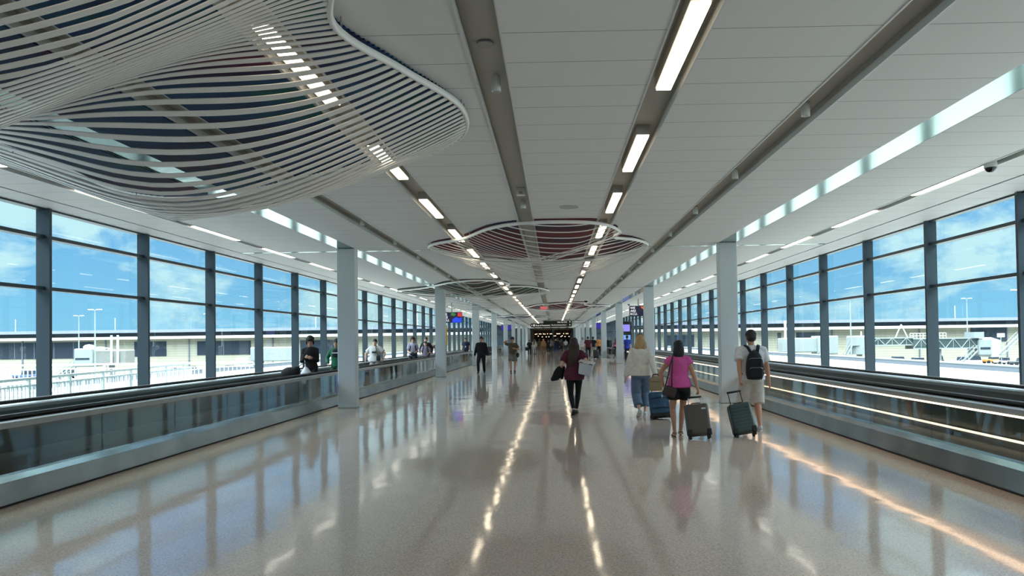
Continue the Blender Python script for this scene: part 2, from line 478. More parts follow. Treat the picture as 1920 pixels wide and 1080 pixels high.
# ------------------------------------------------------------------ moving walkways
def walkway(s, y0, y1, led, label):
    X = lambda h: CX + s * h
    bx = lambda m, h0, h1, a, b, z0, z1: m.box(*sorted((X(h0), X(h1))), a, b, z0, z1)
    r = empty('moving_walkway', (0, 0, 0), label=label, cat='moving walkway', group='moving walkways')
    m = MB()                                                      # sloped outer steel skirt
    pr = [(X(5.12), 0.012), (X(5.15), .235), (X(5.29), .265), (X(5.40), .265), (X(5.40), 0.012)]
    m.prism(pr, y0, y1); m.build('outer_skirt', M_steel, r)
    bx(MB(), 5.09, 5.125, y0, y1, 0, .012).build('floor_trim', M_black, r)
    n = max(1, int(round((y1 - y0) / 1.83))); L = (y1 - y0) / n
    gm = None
    for i in range(n):
        if gm is None:
            a = 0.008
            gm = bx(MB(), 5.30, 5.312, a, L - .008, .26, .77).build('glass_panel', M_bal, r); g = gm
        else:
            g = gm.copy(); COL.objects.link(g)
        g.location = (0, y0 + L * i, 0)
    m = MB(); m.prism([(X(5.20), .775), (X(5.215), .835), (X(5.50), .845), (X(5.50), .765)], y0, y1)
    m.build('deck_cover', M_steel2, r)
    if led:
        bx(MB(), 5.19, 5.24, y0 + .1, y1 - .1, .755, .775).build('light_strip', M_led, r)
    bx(MB(), 5.50, 5.56, y0, y1, .0, .13).build('inner_skirt', M_steel2, r)
    bx(MB(), 5.56, 6.80, y0 + .4, y1 - .4, .0, .02).build('tread_belt', M_tread, r)
    bx(MB(), 6.80, 6.90, y0, y1, .0, .14).build('inner_skirt', M_steel2, r)
    if led:
        bx(MB(), 6.775, 6.80, y0 + .1, y1 - .1, .12, .15).build('light_strip', M_led, r)
    else:
        bx(MB(), 6.74, 6.80, y0 + .1, y1 - .1, .15, .22).build('skirt_rail', M_steel2, r)
    bx(MB(), 6.92, 6.96, y0, y1, .14, .78).build('side_panel', M_dark, r)
    m = MB(); m.prism([(X(6.86), .77), (X(6.86), .82), (X(7.18), .82), (X(7.18), .0), (X(7.12), .0), (X(7.12), .77)], y0, y1)
    m.build('deck_cover', M_steel2, r)
    for h, w in ((5.41, .042), (7.0, .042)):
        pts = []
        rr = .27
        for t in range(-90, 91, 22): pts.append((X(h), y0 - rr * math.cos(R(t)) , .87 - rr + rr * math.sin(R(t))))
        for t in range(90, -91, -22): pts.append((X(h), y1 + rr * math.cos(R(t)), .87 - rr + rr * math.sin(R(t))))
        MB().tube(pts, (w, .028), seg=10, ref=(1, 0, 0)).build('handrail', M_rubber, r, smooth=True)
        # rounded glass end under the handrail
        for ye, sg in ((y0, -1), (y1, 1)):
            pl = [(ye, .33)] + [(ye + sg * (rr - .03) * math.cos(R(t)), .87 - rr + (rr - .03) * math.sin(R(t))) for t in range(-90, 91, 30)]
            MB().prism(pl, X(h) - .006, X(h) + .006, 'x').build('end_panel', M_bal, r)
    for a, b in ((y0 - .9, y0 + .4), (y1 - .4, y1 + .9)):
        bx(MB(), 5.56, 6.80, a, b, .0, .022).build('landing_plate', M_steel, r)
    return r
walkway(-1, -7, 62.5, False, 'long moving walkway beside the left windows with people riding towards the viewer')
walkway(1, -7, 48.6, True, 'long moving walkway beside the right windows with lit strips along its glass side')
walkway(-1, 76, 130, False, 'far moving walkway on the left, past the seated gap')
walkway(1, 62, 118, False, 'far moving walkway on the right, past the grey steel pillar')

# ------------------------------------------------------------------ hanging sculptures
def catmull(P, n=10):
    out = []; m = len(P)
    for i in range(m):
        p0, p1, p2, p3 = [Vector(P[(i + j - 1) % m]) for j in range(4)]
        for k in range(n):
            t = k / n
            out.append(0.5 * ((2 * p1) + (p2 - p0) * t + (2 * p0 - 5 * p1 + 4 * p2 - p3) * t * t + (3 * p1 - p0 - 3 * p2 + p3) * t ** 3))
    return out
def film(name, cols, sc=0.55):
    m = bpy.data.materials.new(name); m.use_nodes = True; t = m.node_tree; b = t.nodes['Principled BSDF']
    tcn = N(t, 'ShaderNodeTexCoord'); mp = N(t, 'ShaderNodeMapping'); mp.inputs['Scale'].default_value = (.5, 1.0, 1)
    nn = N(t, 'ShaderNodeTexNoise'); inp(nn, Scale=sc, Detail=2.0, Distortion=0.8)
    t.links.new(tcn.outputs['Object'], mp.inputs[0]); t.links.new(mp.outputs[0], nn.inputs['Vector'])
    c = N(t, 'ShaderNodeValToRGB'); c.color_ramp.elements[0].position = .3; c.color_ramp.elements[0].color = lin(*cols[0])
    c.color_ramp.elements[1].position = .7; c.color_ramp.elements[1].color = lin(*cols[-1])
    for i, q in enumerate(cols[1:-1]):
        e = c.color_ramp.elements.new(.3 + .4 * (i + 1) / (len(cols) - 1)); e.color = lin(*q)
    t.links.new(nn.outputs['Fac'], c.inputs[0])
    wv = N(t, 'ShaderNodeTexNoise'); inp(wv, Scale=1.0, Detail=3.0)
    mp2 = N(t, 'ShaderNodeMapping'); mp2.inputs['Scale'].default_value = (.4, 22, 1)
    t.links.new(tcn.outputs['Object'], mp2.inputs[0]); t.links.new(mp2.outputs[0], wv.inputs['Vector'])
    mr = N(t, 'ShaderNodeMapRange'); inp(mr, From_Min=.3, From_Max=.7, To_Min=.55, To_Max=1.35); t.links.new(wv.outputs['Fac'], mr.inputs[0])
    mm = N(t, 'ShaderNodeMixRGB', blend_type='MULTIPLY'); mm.inputs[0].default_value = 1
    t.links.new(c.outputs[0], mm.inputs[1]); t.links.new(mr.outputs[0], mm.inputs[2])
    t.links.new(mm.outputs[0], b.inputs['Base Color']); b.inputs['Roughness'].default_value = .6; b.inputs['Specular IOR Level'].default_value = .15
    return m
def chords(poly, y):
    xs = []
    m = len(poly)
    for i in range(m):
        a = poly[i]; b = poly[(i + 1) % m]
        if (a.y - y) * (b.y - y) < 0:
            xs.append(a.x + (b.x - a.x) * (y - a.y) / (b.y - a.y))
    xs.sort()
    return [(xs[i], xs[i + 1]) for i in range(0, len(xs) - 1, 2)]
def sculpture(P, D, crease, pitch, width, fm, label, rimz=3.86, seed=0, thick=.008, ex=1.8, near=None, far=1000):
    """crease: (x0, y0, slope, depth, sigma) valley line y = y0 + slope*(x0 - x)"""
    poly = catmull(P, 8); m = len(poly)
    per = [poly[i] for i in range(m)]
    def rz(p): return rimz + .03 * math.sin(p.x * 1.7 + seed) * math.cos(p.y * 1.1 + seed)
    def dist(x, y):
        best = 1e9
        for i in range(m):
            a = per[i]; b = per[(i + 1) % m]; ab = b - a; ap = Vector((x, y)) - a
            t = max(0, min(1, ap.dot(ab) / max(1e-9, ab.length_squared)))
            d = (ap - ab * t).length
            if d < best: best = d
        return best
    dmax = max(dist(x, y) for x in [min(p.x for p in per) + i * .5 for i in range(16)] for y in [min(p.y for p in per) + i * .5 for i in range(20)] if chords(poly, y) and any(a < x < b for a, b in chords(poly, y)))
    def depth(x, y):
        d = dist(x, y) / dmax
        e = 1 - (1 - min(1, d)) ** ex
        x0, y0, sl, dp, sg = crease
        w = y - (y0 + sl * (x0 - x))
        return D * e * (1 - .45 * max(0, min(1, (y - far) / 3.0))) * (1 - dp * math.exp(-(w / sg) ** 2) * math.exp(-((x0 - x) / 5.5) ** 2))
    cx = sum(p.x for p in per) / m; cy = sum(p.y for p in per) / m
    r = empty('ribbed_sculpture', (cx, cy, rimz), label=label, cat='sculpture', group='hanging ribbed sculptures')
    O = Vector((cx, cy, rimz))
    MB().tube([Vector((p.x, p.y, rz(p))) - O for p in per], (.035, .022), seg=8, ref=(0, 0, 1), closed=True).build('rim', M_rib, r, smooth=True)
    ys = min(p.y for p in per) + pitch * .5; ye = max(p.y for p in per)
    y = ys
    base_pitch, base_w = pitch, width
    while y < ye:
        if near:
            q_ = max(0, min(1, (y - ys) / 4.0)); pitch = near + (base_pitch - near) * q_; width = pitch * .50
        mbb = MB(); any_ = False
        for a, b in chords(poly, y):
            if b - a < .12: continue
            any_ = True
            n = max(10, int((b - a) / .14)); top = []; bot = []
            prev = None
            for i in range(n + 1):
                t = i / n; t = t * t * (3 - 2 * t) * .5 + t * .5
                x = a + (b - a) * t
                z0 = rz(Vector((x, y))) - .02
                z = z0 - depth(x, y)
                zb = z0 - depth(x, y + .02); sl = (zb - z) / .02
                wy = width * .5 / math.sqrt(1 + sl * sl); wz = sl * wy
                q = [Vector((x, y - wy, z - wz)) - O, Vector((x, y + wy, z + wz)) - O]
                nv = Vector((0, -sl, 1)).normalized() * thick
                ring = [mbb.bm.verts.new(c) for c in (q[0], q[1], q[1] + nv, q[0] + nv)]
                if prev:
                    for k in range(4): mbb.bm.faces.new((prev[k], prev[(k + 1) % 4], ring[(k + 1) % 4], ring[k]))
                else: mbb.bm.faces.new(ring)
                prev = ring
            mbb.bm.faces.new(list(reversed(prev)))
        if any_: mbb.build('rib', M_rib, r)
        else: mbb.bm.free()
        y += pitch
    # coloured panels on the ceiling above the ribs, cut where the grooves run
    xs = sorted([(x - w / 2 - .02, x + w / 2 + .02) for x, w, k in COVES] + [(x - w / 2, x + w / 2) for x, w in STRIPS])
    xa = -20; spans = []
    for a, b in xs: spans.append((xa, a)); xa = b
    spans.append((xa, 20))
    st = .06
    for sa, sb in spans:
        mbb = MB(); cnt = 0; y = min(p.y for p in per) + .1
        while y < ye - .1:
            for a, b in chords(poly, y + st / 2):
                a2 = max(a + .05, sa); b2 = min(b - .05, sb)
                if b2 - a2 > .04:
                    mbb.box(a2 - cx, b2 - cx, y - cy, y - cy + st, ZC - .018 - rimz, ZC - .006 - rimz); cnt += 1
            y += st
        if cnt: mbb.build('coloured_panel', fm, r)
        else: mbb.bm.free()
    # suspension rods
    for i in range(0, m, max(1, m // 9)):
        p = per[i]
        MB().tube([Vector((p.x, p.y, rz(p))) - O, Vector((p.x, p.y, ZC)) - O], .006, seg=6).build('hanger', M_steel2, r)
    return r
F1 = film('film_blue_green', [(6, 84, 56), (10, 62, 104), (16, 20, 62), (84, 8, 40)], .8)
F2 = film('film_maroon_navy', [(16, 26, 66), (44, 12, 40), (104, 8, 36), (84, 8, 20)], .7)
F3 = film('film_green_maroon', [(4, 58, 30), (22, 66, 40), (54, 38, 36), (104, 8, 34)], .8)
S1 = [(-.86, 7.15), (-1.2, 6.1), (-1.5, 5.15), (-1.25, 4.2), (-1.5, 3.2), (-2.9, 2.3), (-5, 2.5), (-6.2, 3.9), (-6.5, 6), (-6.3, 8.0), (-6.3, 9.4),
      (-6.45, 11.0), (-5.7, 11.6), (-4.3, 10.9), (-2.9, 9.9), (-1.7, 9.1), (-1.0, 8.2)]
S2 = [(-2.95, 17.7), (-2.05, 16.4), (-1.28, 14.9), (-.36, 14.3), (.87, 14.4), (1.40, 15.4), (1.36, 16.4), (1.89, 17.0), (2.3, 18.1),
      (2.0, 19.8), (.6, 21.4), (-1.0, 21.6), (-2.5, 20.0)]
S3 = [(-6.8, 32.6), (-5.2, 31), (-4.2, 28.8), (-3, 28), (-2.0, 28.6), (-1.75, 30), (-1.9, 31), (-1, 31.8), (-.2, 34), (-.8, 36.5), (-3, 38.5), (-5.5, 37.5), (-6.9, 34.6)]
S4 = [(-1.8, 51), (-.5, 47.4), (1.2, 45.8), (2.1, 46.6), (2.1, 49), (3.9, 51.5), (3.2, 55), (.2, 58), (-1.7, 55)]
sculpture(S1, .91, (-1.4, 5.1, .33, .78, .72), .112, .052, F1, 'huge white ribbed wavy sculpture with blue-green panels, nearest on the left of the ceiling', seed=1, ex=1.5, near=.052, far=8.3)
sculpture(S2, .74, (1.35, 16.4, .35, .5, .7), .19, .026, F2, 'white wire-ribbed wavy sculpture with maroon panels hanging above the middle of the hall', seed=2)
sculpture(S3, .80, (-1.75, 30.5, .4, .5, 1.0), .38, .032, F3, 'white ribbed sculpture with green and maroon panels, left of the middle, behind the maroon one', seed=3)
sculpture(S4, .70, (2.1, 48, .4, .5, 1.2), .6, .045, F2, 'small-looking ribbed sculpture far right of centre before the direction sign', seed=4)
sculpture([(x, y + 40) for x, y in S3], .7, (-1.75, 70.5, .4, .5, 1.0), .7, .05, F1, 'thin ribbed sculpture far left of centre above the crowd', seed=5)
sculpture([(x, y + 42) for x, y in S4], .7, (2.1, 90, .4, .5, 1.2), .8, .06, F2, 'farthest ribbed sculpture, seen just under the direction sign', seed=6)

# ------------------------------------------------------------------ writing
def words_mesh(txt, size, mat_, parent, loc, rot=(R(90), 0, 0), ext=.004, name='lettering', align='LEFT'):
    cu = bpy.data.curves.new('t', 'FONT'); cu.body = txt; cu.size = size; cu.extrude = ext; cu.align_x = align
    cu.space_line = .95
    o = bpy.data.objects.new('t', cu); COL.objects.link(o)
    bpy.context.view_layer.update()
    me = bpy.data.meshes.new_from_object(o.evaluated_get(bpy.context.evaluated_depsgraph_get()))
    bpy.data.objects.remove(o)
    q = link(name, me, mat_, parent); q.location = loc; q.rotation_euler = rot
    return q
M_scr = emis('screen_dark', (24, 18, 44), .7)
M_txt = emis('screen_text', (235, 235, 240), .9)
M_sign = mat('sign_black', (16, 14, 16), .35)
M_signt = emis('sign_text', (240, 240, 235), .7)
def screen(x, y, w, h, zb, label, rest):
    r = empty('hanging_screen', (x, y, zb), label=label, cat='screen', group='hanging screens')
    MB().box(-w / 2, w / 2, 0, .07, 0, h).build('casing', M_sign, r, bevel=.008)
    MB().box(-w / 2 + .015, w / 2 - .015, -.006, .001, .015, h - .015).build('display', M_scr, r)
    MB().tube([(0, .05, h), (0, .05, ZC - zb)], .02, seg=8).build('hanging_pole', M_sign, r)
    words_mesh('WE\nARE\nKCU.', h * .30, M_txt, r, (-w / 2 + .05, -.008, h * .70))
    rest(r, w, h)
    return r
def r1(r, w, h):
    MB().prism([(.02, .02), (w / 2 - .02, .02), (w / 2 - .02, h * .5), (w * .36, h * .42), (w * .22, h * .55), (.06, h * .35)], -.010, -.006).build('blue_shirt_picture', emis('pic_blue', (30, 60, 190), .9), r)
    MB().prism([(w * .28, h * .6), (w / 2 - .02, h * .55), (w / 2 - .02, h - .03), (w * .3, h - .03)], -.010, -.006).build('red_picture', emis('pic_red', (190, 50, 60), .7), r)
    MB().prism([(-.05, h * .7), (.15, h * .62), (.28, h * .8), (.12, h - .03), (-.03, h - .03)], -.010, -.006).build('green_picture', emis('pic_green', (60, 110, 60), .6), r)
def r2(r, w, h):
    MB().prism([(w * .12, h - .05), (w / 2 - .02, h - .05), (w / 2 - .02, h * .6), (w * .2, h * .72)], -.010, -.006).build('orange_mark', emis('pic_orange', (200, 90, 50), .7), r)
screen(-6.15, 45, 1.25, .64, 2.72, 'hanging screen reading WE ARE KCU with coloured picture, above the left walkway', r1)
screen(5.0, 44, 1.05, .62, 2.92, 'dark hanging screen reading WE ARE KCU beside the right column', r2)
# direction sign
r = empty('direction_sign', (-.1, 80, 2.98), label='long black overhead direction sign with white lettering, far down the hall', cat='sign')
MB().box(-2.35, 2.05, 0, .2, 0, .40).box(-1.0, 2.05, 0, .2, .40, .66).build('sign_board', M_sign, r)
words_mesh('Shops & Restaurants', .19, M_signt, r, (-1.85, -.006, .12))
words_mesh('The Arrival Sensory Room', .15, M_signt, r, (-.15, -.006, .14))
words_mesh('Delta Sky Club', .17, M_signt, r, (.5, -.006, .44))
for x, z in ((-2.22, .11), (1.85, .44), (1.85, .12)):
    MB().prism([(x - .05, z + .08), (x, z + .18), (x + .05, z + .08), (x + .018, z + .08), (x + .018, z), (x - .018, z), (x - .018, z + .08)], -.01, -.004).build('arrow', M_signt, r)
MB().box(-2.06, -1.94, -.01, -.002, .1, .3).build('pictogram', M_signt, r)
for x in (-2, 1.8): MB().tube([(x, .1, .4), (x, .1, ZC - 2.98)], .02, seg=6).build('hanger', M_sign, r)
# exit sign
r = empty('exit_sign', (-.62, 50, 3.62), label='small red lit exit sign hanging from the central ceiling groove', cat='sign')
MB().box(-.28, .28, 0, .04, 0, .24).build('sign_plate', emis('exit_plate', (150, 120, 118), .3), r)
words_mesh('EXIT', .22, emis('exit_red', (235, 50, 50), 1.6), r, (0, -.008, .04), align='CENTER')
MB().box(-.02, .02, 0, .04, .24, .34).build('hanger', M_grey, r)
# yellow upright sign, steel pillar, totem
r = empty('upright_sign', (-5.78, 40, 0), label='narrow tall yellow panel beside the second left column', cat='sign')
MB().box(-.06, .06, 0, .1, 1.38, 2.46).build('yellow_panel', mat('yellow_panel', (222, 172, 52), .5), r)
MB().box(-.03, .03, .02, .08, .9, 1.38).build('post', M_steel2, r)
r = empty('steel_pillar', (4.42, 49.6, 0), label='tall brushed steel pillar at the end of the right walkway', cat='pillar')
MB().box(-.23, .23, 0, .5, .0, .98).build('lower_casing', M_steel, r, bevel=.015)
MB().box(-.22, .22, .02, .48, .98, 2.28).build('upper_casing', M_steel2, r, bevel=.015)
r = empty('information_totem', (5.8, 60.5, 0), label='black totem with two lilac screens behind the steel pillar', cat='screen')
MB().box(-.5, .5, 0, .35, 0, 3.0).build('totem_body', M_sign, r)
MB().box(-.36, .36, -.012, 0, 2.2, 2.75).build('upper_screen', emis('lilac', (130, 120, 210), .55), r)
MB().box(-.4, .4, -.012, 0, .6, 1.9).build('lower_screen', emis('lilac2', (90, 130, 200), .7), r)
for x, y in ((-8.0, 88), (7.0, 84)):
    q = empty('hanging_screen', (x * .7, y, 2.75), label='small violet-blue hanging screen far down the %s side' % ('left' if x < 0 else 'right'), cat='screen', group='hanging screens')
    MB().box(-.6, .6, 0, .08, 0, .68).build('casing', M_sign, q)
    MB().box(-.56, .56, -.008, 0, .04, .64).build('display', emis('violet', (50, 40, 150), .45), q)
    MB().tube([(0, .04, .68), (0, .04, ZC - 2.75)], .02, seg=6).build('hanging_pole', M_sign, q)

# shop front at the far end: dark, small lamps
r = empty('shop_counter', (0, YE - 8, 0), label='dark shop front across the far end of the hall', cat='shop')
MB().box(-4.6, 4.0, 0, .6, 0, 1.1).build('counter', M_shop, r)
MB().box(-4.9, 4.2, 4.5, 5, 0, 3.6).build('back_shelving', M_shop, r)
MB().box(-4.9, 4.2, -.5, 0, 3.1, ZC - .01).build('bulkhead', M_shop, r)
MB().box(-.35, 0.05, -14, -13.6, 0, ZC - .01).build('post', M_col, r)
MS = emis('shop_lamp', (255, 220, 180), 3.0)
PL = None
for i in range(26):
    x = -4.4 + 8.4 * i / 26; z = random.choice([3.0, 3.0, 2.95, 2.5, 2.3])
    if PL is None:
        PL = empty('pendant_lamp'); MB().ball((0, 0, 0), (.11, .11, .09), 10).build('bulb', MS, PL, smooth=True); MB().tube([(0, 0, .05), (0, 0, .9)], .01, seg=5).build('cord', M_black, PL); q = PL
    else: q = copy_tree(PL)
    q.location = (x, YE - 11 + (i % 3), z)
    tag(q, 'tiny warm lamp hanging in the dark shop front at the far end', 'lamp', 'small lamps of the far shop')

# ------------------------------------------------------------------ outdoors
def P(u, v, y):   # photo direction -> place at distance y
    return Vector(((u - 1038) / F * y, y, CAMZ - (v - 637) / F * y))
M_conc = mat('apron_concrete', (108, 110, 106), .85, noise_amt=.06, noise_scale=.15)
M_roofw = mat('roof_membrane', (150, 152, 148), .8, noise_amt=.04, noise_scale=.3)
M_clad = mat('cream_cladding', (158, 154, 136), .7)
M_fascia = mat('roof_fascia', (200, 202, 202), .5)
M_roofg = mat('roof_grey', (96, 104, 116), .6)
M_win = mat('terminal_window', (34, 44, 58), .12)
M_jet = mat('jet_bridge_paint', (128, 136, 136), .55)
M_jetd = mat('jet_bridge_glass', (52, 66, 66), .2)
GZ = -4.8
structure(MB().box(-600, 600, -60, 900, GZ - .3, GZ).build('ground', M_conc))
# cladding with horizontal joints
t = M_clad.node_tree; b = t.nodes['Principled BSDF']
tcn = N(t, 'ShaderNodeTexCoord'); sp = N(t, 'ShaderNodeSeparateXYZ'); t.links.new(tcn.outputs['Object'], sp.inputs[0])
a_ = N(t, 'ShaderNodeMath', operation='ADD'); a_.inputs[1].default_value = 60; t.links.new(sp.outputs['Z'], a_.inputs[0])
md = N(t, 'ShaderNodeMath', operation='MODULO'); md.inputs[1].default_value = .55; t.links.new(a_.outputs[0], md.inputs[0])
lt = N(t, 'ShaderNodeMath', operation='LESS_THAN'); lt.inputs[1].default_value = .07; t.links.new(md.outputs[0], lt.inputs[0])
mq = N(t, 'ShaderNodeMixRGB'); mq.inputs[1].default_value = lin(160, 156, 138); mq.inputs[2].default_value = lin(126, 123, 110)
t.links.new(lt.outputs[0], mq.inputs[0]); t.links.new(mq.outputs[0], b.inputs['Base Color'])

def terminal(x0, x1, wins, label):
    r = empty('terminal_building', ((x0 + x1) / 2, 170, GZ), label=label, cat='building', group='terminal buildings')
    c = (x0 + x1) / 2
    MB().box(x0 - c, x1 - c, 0, 30, 0, 3.0 - GZ).build('wall', M_clad, r)
    MB().box(x0 - c - 1, x1 - c + 1, -2.2, 31, 3.0 - GZ, 3.6 - GZ).build('roof_fascia', M_fascia, r)
    MB().box(x0 - c, x1 - c, 8, 30, 3.6 - GZ, 4.6 - GZ).build('clerestory', M_win, r)
    MB().box(x0 - c - 1, x1 - c + 1, 4, 34, 4.6 - GZ, 5.3 - GZ).build('upper_roof', M_roofg, r)
    for u0, u1, v0, v1 in wins:
        a = P(u0, v0, 169.9); b = P(u1, v1, 169.9)
        w = MB().box(a.x - c, b.x - c, -.12, .05, b.z - GZ, a.z - GZ).build('window_band', M_win, r)
        n = max(1, int((b.x - a.x) / 4.5))
        for i in range(1, n):
            x = a.x - c + (b.x - a.x) * i / n
            MB().box(x - .07, x + .07, -.2, 0, b.z - GZ, a.z - GZ).build('window_mullion', M_roofg, w)
    for i in range(9):
        x = (x0 - c) + (x1 - x0) * (i + .5) / 9
        MB().box(x - .12, x + .12, -.25, -.02, 0, 3.0 - GZ).build('downpipe', M_roofg, r)
    for i in range(7):
        x = (x0 - c) + (x1 - x0) * (i + .3) / 7
        MB().tube([(x, 12, 5.3 - GZ), (x, 12, 8.4 - GZ)], .08, seg=6).build('roof_mast', M_outw, r)
    return r
terminal(-190, -16, [(-60, 166, 629, 660), (244, 305, 630, 658), (364, 466, 631, 657), (560, 640, 632, 657)], 'long cream terminal building with dark window bands seen through the left windows')
terminal(14, 190, [(1455, 1462, 630, 660), (1490, 1541, 630, 659), (1812, 1880, 622, 652), (1960, 2100, 622, 655), (1250, 1300, 632, 655)], 'long cream terminal building with dark window bands seen through the right windows')

def light_pole(u, v, y, label):
    p = P(u, v, y)
    r = empty('light_pole', (p.x, y, GZ), label=label, cat='light pole', group='apron light poles')
    MB().tube([(0, 0, 0), (0, 0, p.z - GZ)], [.16, .08], seg=8).build('pole', M_jet, r)
    for s in (-1, 1):
        MB().tube([(0, 0, p.z - GZ), (s * 1.0, 0, p.z - GZ)], .05, seg=6).build('arm', M_jet, r)
        MB().box(s * .7 - .35, s * .7 + .35, -.2, .2, p.z - GZ + .02, p.z - GZ + .16).build('lamp_head', M_white, r)
light_pole(169, 569, 120, 'tall thin light pole behind the jet bridge in the second left window')
light_pole(138, 580, 160, 'fainter double-headed light pole left of the tall one, second left window')
light_pole(386, 580, 160, 'light pole seen at the edge of the fourth left window')
light_pole(1591, 568, 120, 'tall light pole in the window right of the hat-wearing man')
light_pole(1902, 558, 110, 'tall double-headed light pole near the right edge')
light_pole(1806, 572, 160, 'distant light pole left of the one near the right edge')

def truss_tunnel(r, x0, x1, y, z0, z1, d=2.6, n=6, skin=M_jetd, nm='tunnel'):
    MB().box(x0, x1, y - d / 2, y + d / 2, z0 + .15, z1 - .15).build(nm, skin, r)
    m = MB()
    for z in (z0, z1 - .2):
        m.box(x0, x1, y - d / 2 - .12, y - d / 2 + .1, z, z + .2); m.box(x0, x1, y + d / 2 - .1, y + d / 2 + .12, z, z + .2)
    m.build(nm + '_chords', M_jet, r)
    m = MB(); dx_ = (x1 - x0) / n
    for i in range(n):
        a = x0 + dx_ * i
        for yy in (y - d / 2 - .05, y + d / 2 + .05):
            m.tube([(a, yy, z0 + .1), (a + dx_ / 2, yy, z1 - .1), (a + dx_, yy, z0 + .1)], .09, seg=5)
            m.tube([(a + dx_ / 2, yy, z0 + .1), (a + dx_ / 2, yy, z1 - .1)], .06, seg=5)
    m.build(nm + '_bracing', M_jet, r)
def stair(r, x0, z0, x1, z1, y, w=1.2):
    m = MB()
    for yy in (y - w / 2, y + w / 2):
        m.tube([(x0, yy, z0), (x1, yy, z1)], .13, seg=6); m.tube([(x0, yy, z0 + 1.0), (x1, yy, z1 + 1.0)], .05, seg=6)
        for k in range(7):
            t = k / 6; m.tube([(x0 + (x1 - x0) * t, yy, z0 + (z1 - z0) * t), (x0 + (x1 - x0) * t, yy, z0 + (z1 - z0) * t + 1)], .04, seg=5)
    m.build('stair_rail', M_jet, r)
    m = MB(); k_ = 12
    for k in range(k_):
        t = k / k_; xx = x0 + (x1 - x0) * (t + .04); zz = z0 + (z1 - z0) * t
        m.box(xx - .16, xx + .16, y - w / 2, y + w / 2, zz, zz + .06)
    m.build('steps', M_steel2, r)
# right jet bridge
yj = 140.0; k_ = yj / F
def JX(u): return (u - 1038) * k_
def JZ(v): return CAMZ - (v - 637) * k_
r = empty('jet_bridge', (0, yj, 0), label='white trussed jet bridge with dark glass sides seen through the right windows', cat='jet bridge', group='jet bridges')
truss_tunnel(r, JX(1622), JX(1700), 0, JZ(657), JZ(642), n=3)
truss_tunnel(r, JX(1698), JX(1815), 0, JZ(664), JZ(644), d=3.1, n=4, nm='outer_tunnel')
MB().box(JX(1815), JX(1840), -2, 2, JZ(678), JZ(646)).build('cab', M_jet, r, bevel=.3)
MB().prism([(JX(1838), JZ(644)), (JX(1856), JZ(650)), (JX(1858), JZ(680)), (JX(1838), JZ(680))], -1.9, 1.9).build('cab_bellows', M_outw, r)
MB().box(JX(1818), JX(1836), -2.05, -1.98, JZ(666), JZ(662)).build('cab_window', M_win, r)
MB().lathe([(2.2, JZ(672)), (2.2, JZ(640)), (2.0, JZ(638))], c=(JX(1606), 0, 0), seg=20).build('rotunda', M_jet, r, smooth=False)
MB().lathe([(.5, GZ), (.5, JZ(660))], c=(JX(1606), 0, 0)).build('rotunda_column', M_jet, r)
m = MB()
for u in (1610, 1622): m.tube([(JX(u), 0, JZ(645)), (JX(u), 0, JZ(630))], .14, seg=6)
for a, b in ((1670, 1682), (1694, 1682)): m.tube([(JX(a), -.5, JZ(644)), (JX(b), -.5, JZ(618))], .1, seg=6)
m.build('mast', M_outw, r)
m = MB()
for u in (1744, 1752):
    m.tube([(JX(u), -.6, JZ(664)), (JX(u), -.6, GZ + .5)], .2, seg=8)
m.build('drive_column', M_jet, r)
MB().box(JX(1728), JX(1758), -1.6, 1.6, GZ + .1, GZ + 1.0).build('wheel_carriage', M_jetd, r, bevel=.1)
stair(r, JX(1562), GZ, JX(1585), JZ(655), -1.5); stair(r, JX(1852), JZ(676), JX(1885), JZ(645), -2.5); stair(r, JX(1772), GZ, JX(1806), JZ(668), -2.6)
MB().box(JX(1585), JX(1606), -2.1, -.9, JZ(656), JZ(654.6)).build('landing', M_jet, r)
m = MB()
for u in range(1694, 1762, 6): m.tube([(JX(u), -1.3, JZ(644)), (JX(u), -1.3, JZ(635))], .045, seg=5)
for v in (635, 639.5): m.tube([(JX(1694), -1.3, JZ(v)), (JX(1760), -1.3, JZ(v))], .045, seg=5)
m.build('roof_railing', M_outw, r)
MB().box(JX(1806), JX(1824), -2.2, 1, JZ(645), JZ(634)).build('roof_unit', M_jet, r)
# gate number
r = empty('gate_sign', (JX(1850), yj - 3, GZ), label='white gate number board above the right jet bridge cab', cat='sign')
MB().box(-.65, .65, 0, .15, JZ(644) - GZ, JZ(637) - GZ).build('number_board', M_white, r)
MB().tube([(0, .1, 0), (0, .1, JZ(644) - GZ)], .08, seg=6).build('post', M_jet, r)
words_mesh('B49', .62, M_black, r, (0, -.012, JZ(643) - GZ), align='CENTER', name='gate_number')
# second right jet bridge close to the column, masts
r = empty('jet_bridge', (JX(1455), 132, 0), label='pale jet bridge with twin masts behind the man wearing a cap', cat='jet bridge', group='jet bridges')
MB().box(-2, 7, -1.4, 1.4, -1.2, 1.3).build('tunnel', M_jet, r, bevel=.15)
MB().box(4, 7.6, -1.8, 1.8, -1.6, 1.6).build('cab', M_jet, r, bevel=.2)
for x in (-1.0, .0): MB().tube([(x, 0, -4.8), (x, 0, 4.3)], .2, seg=8).build('mast', M_outw, r)
stair(r, 1.5, -4.8, 5.0, -1.4, -2.4)
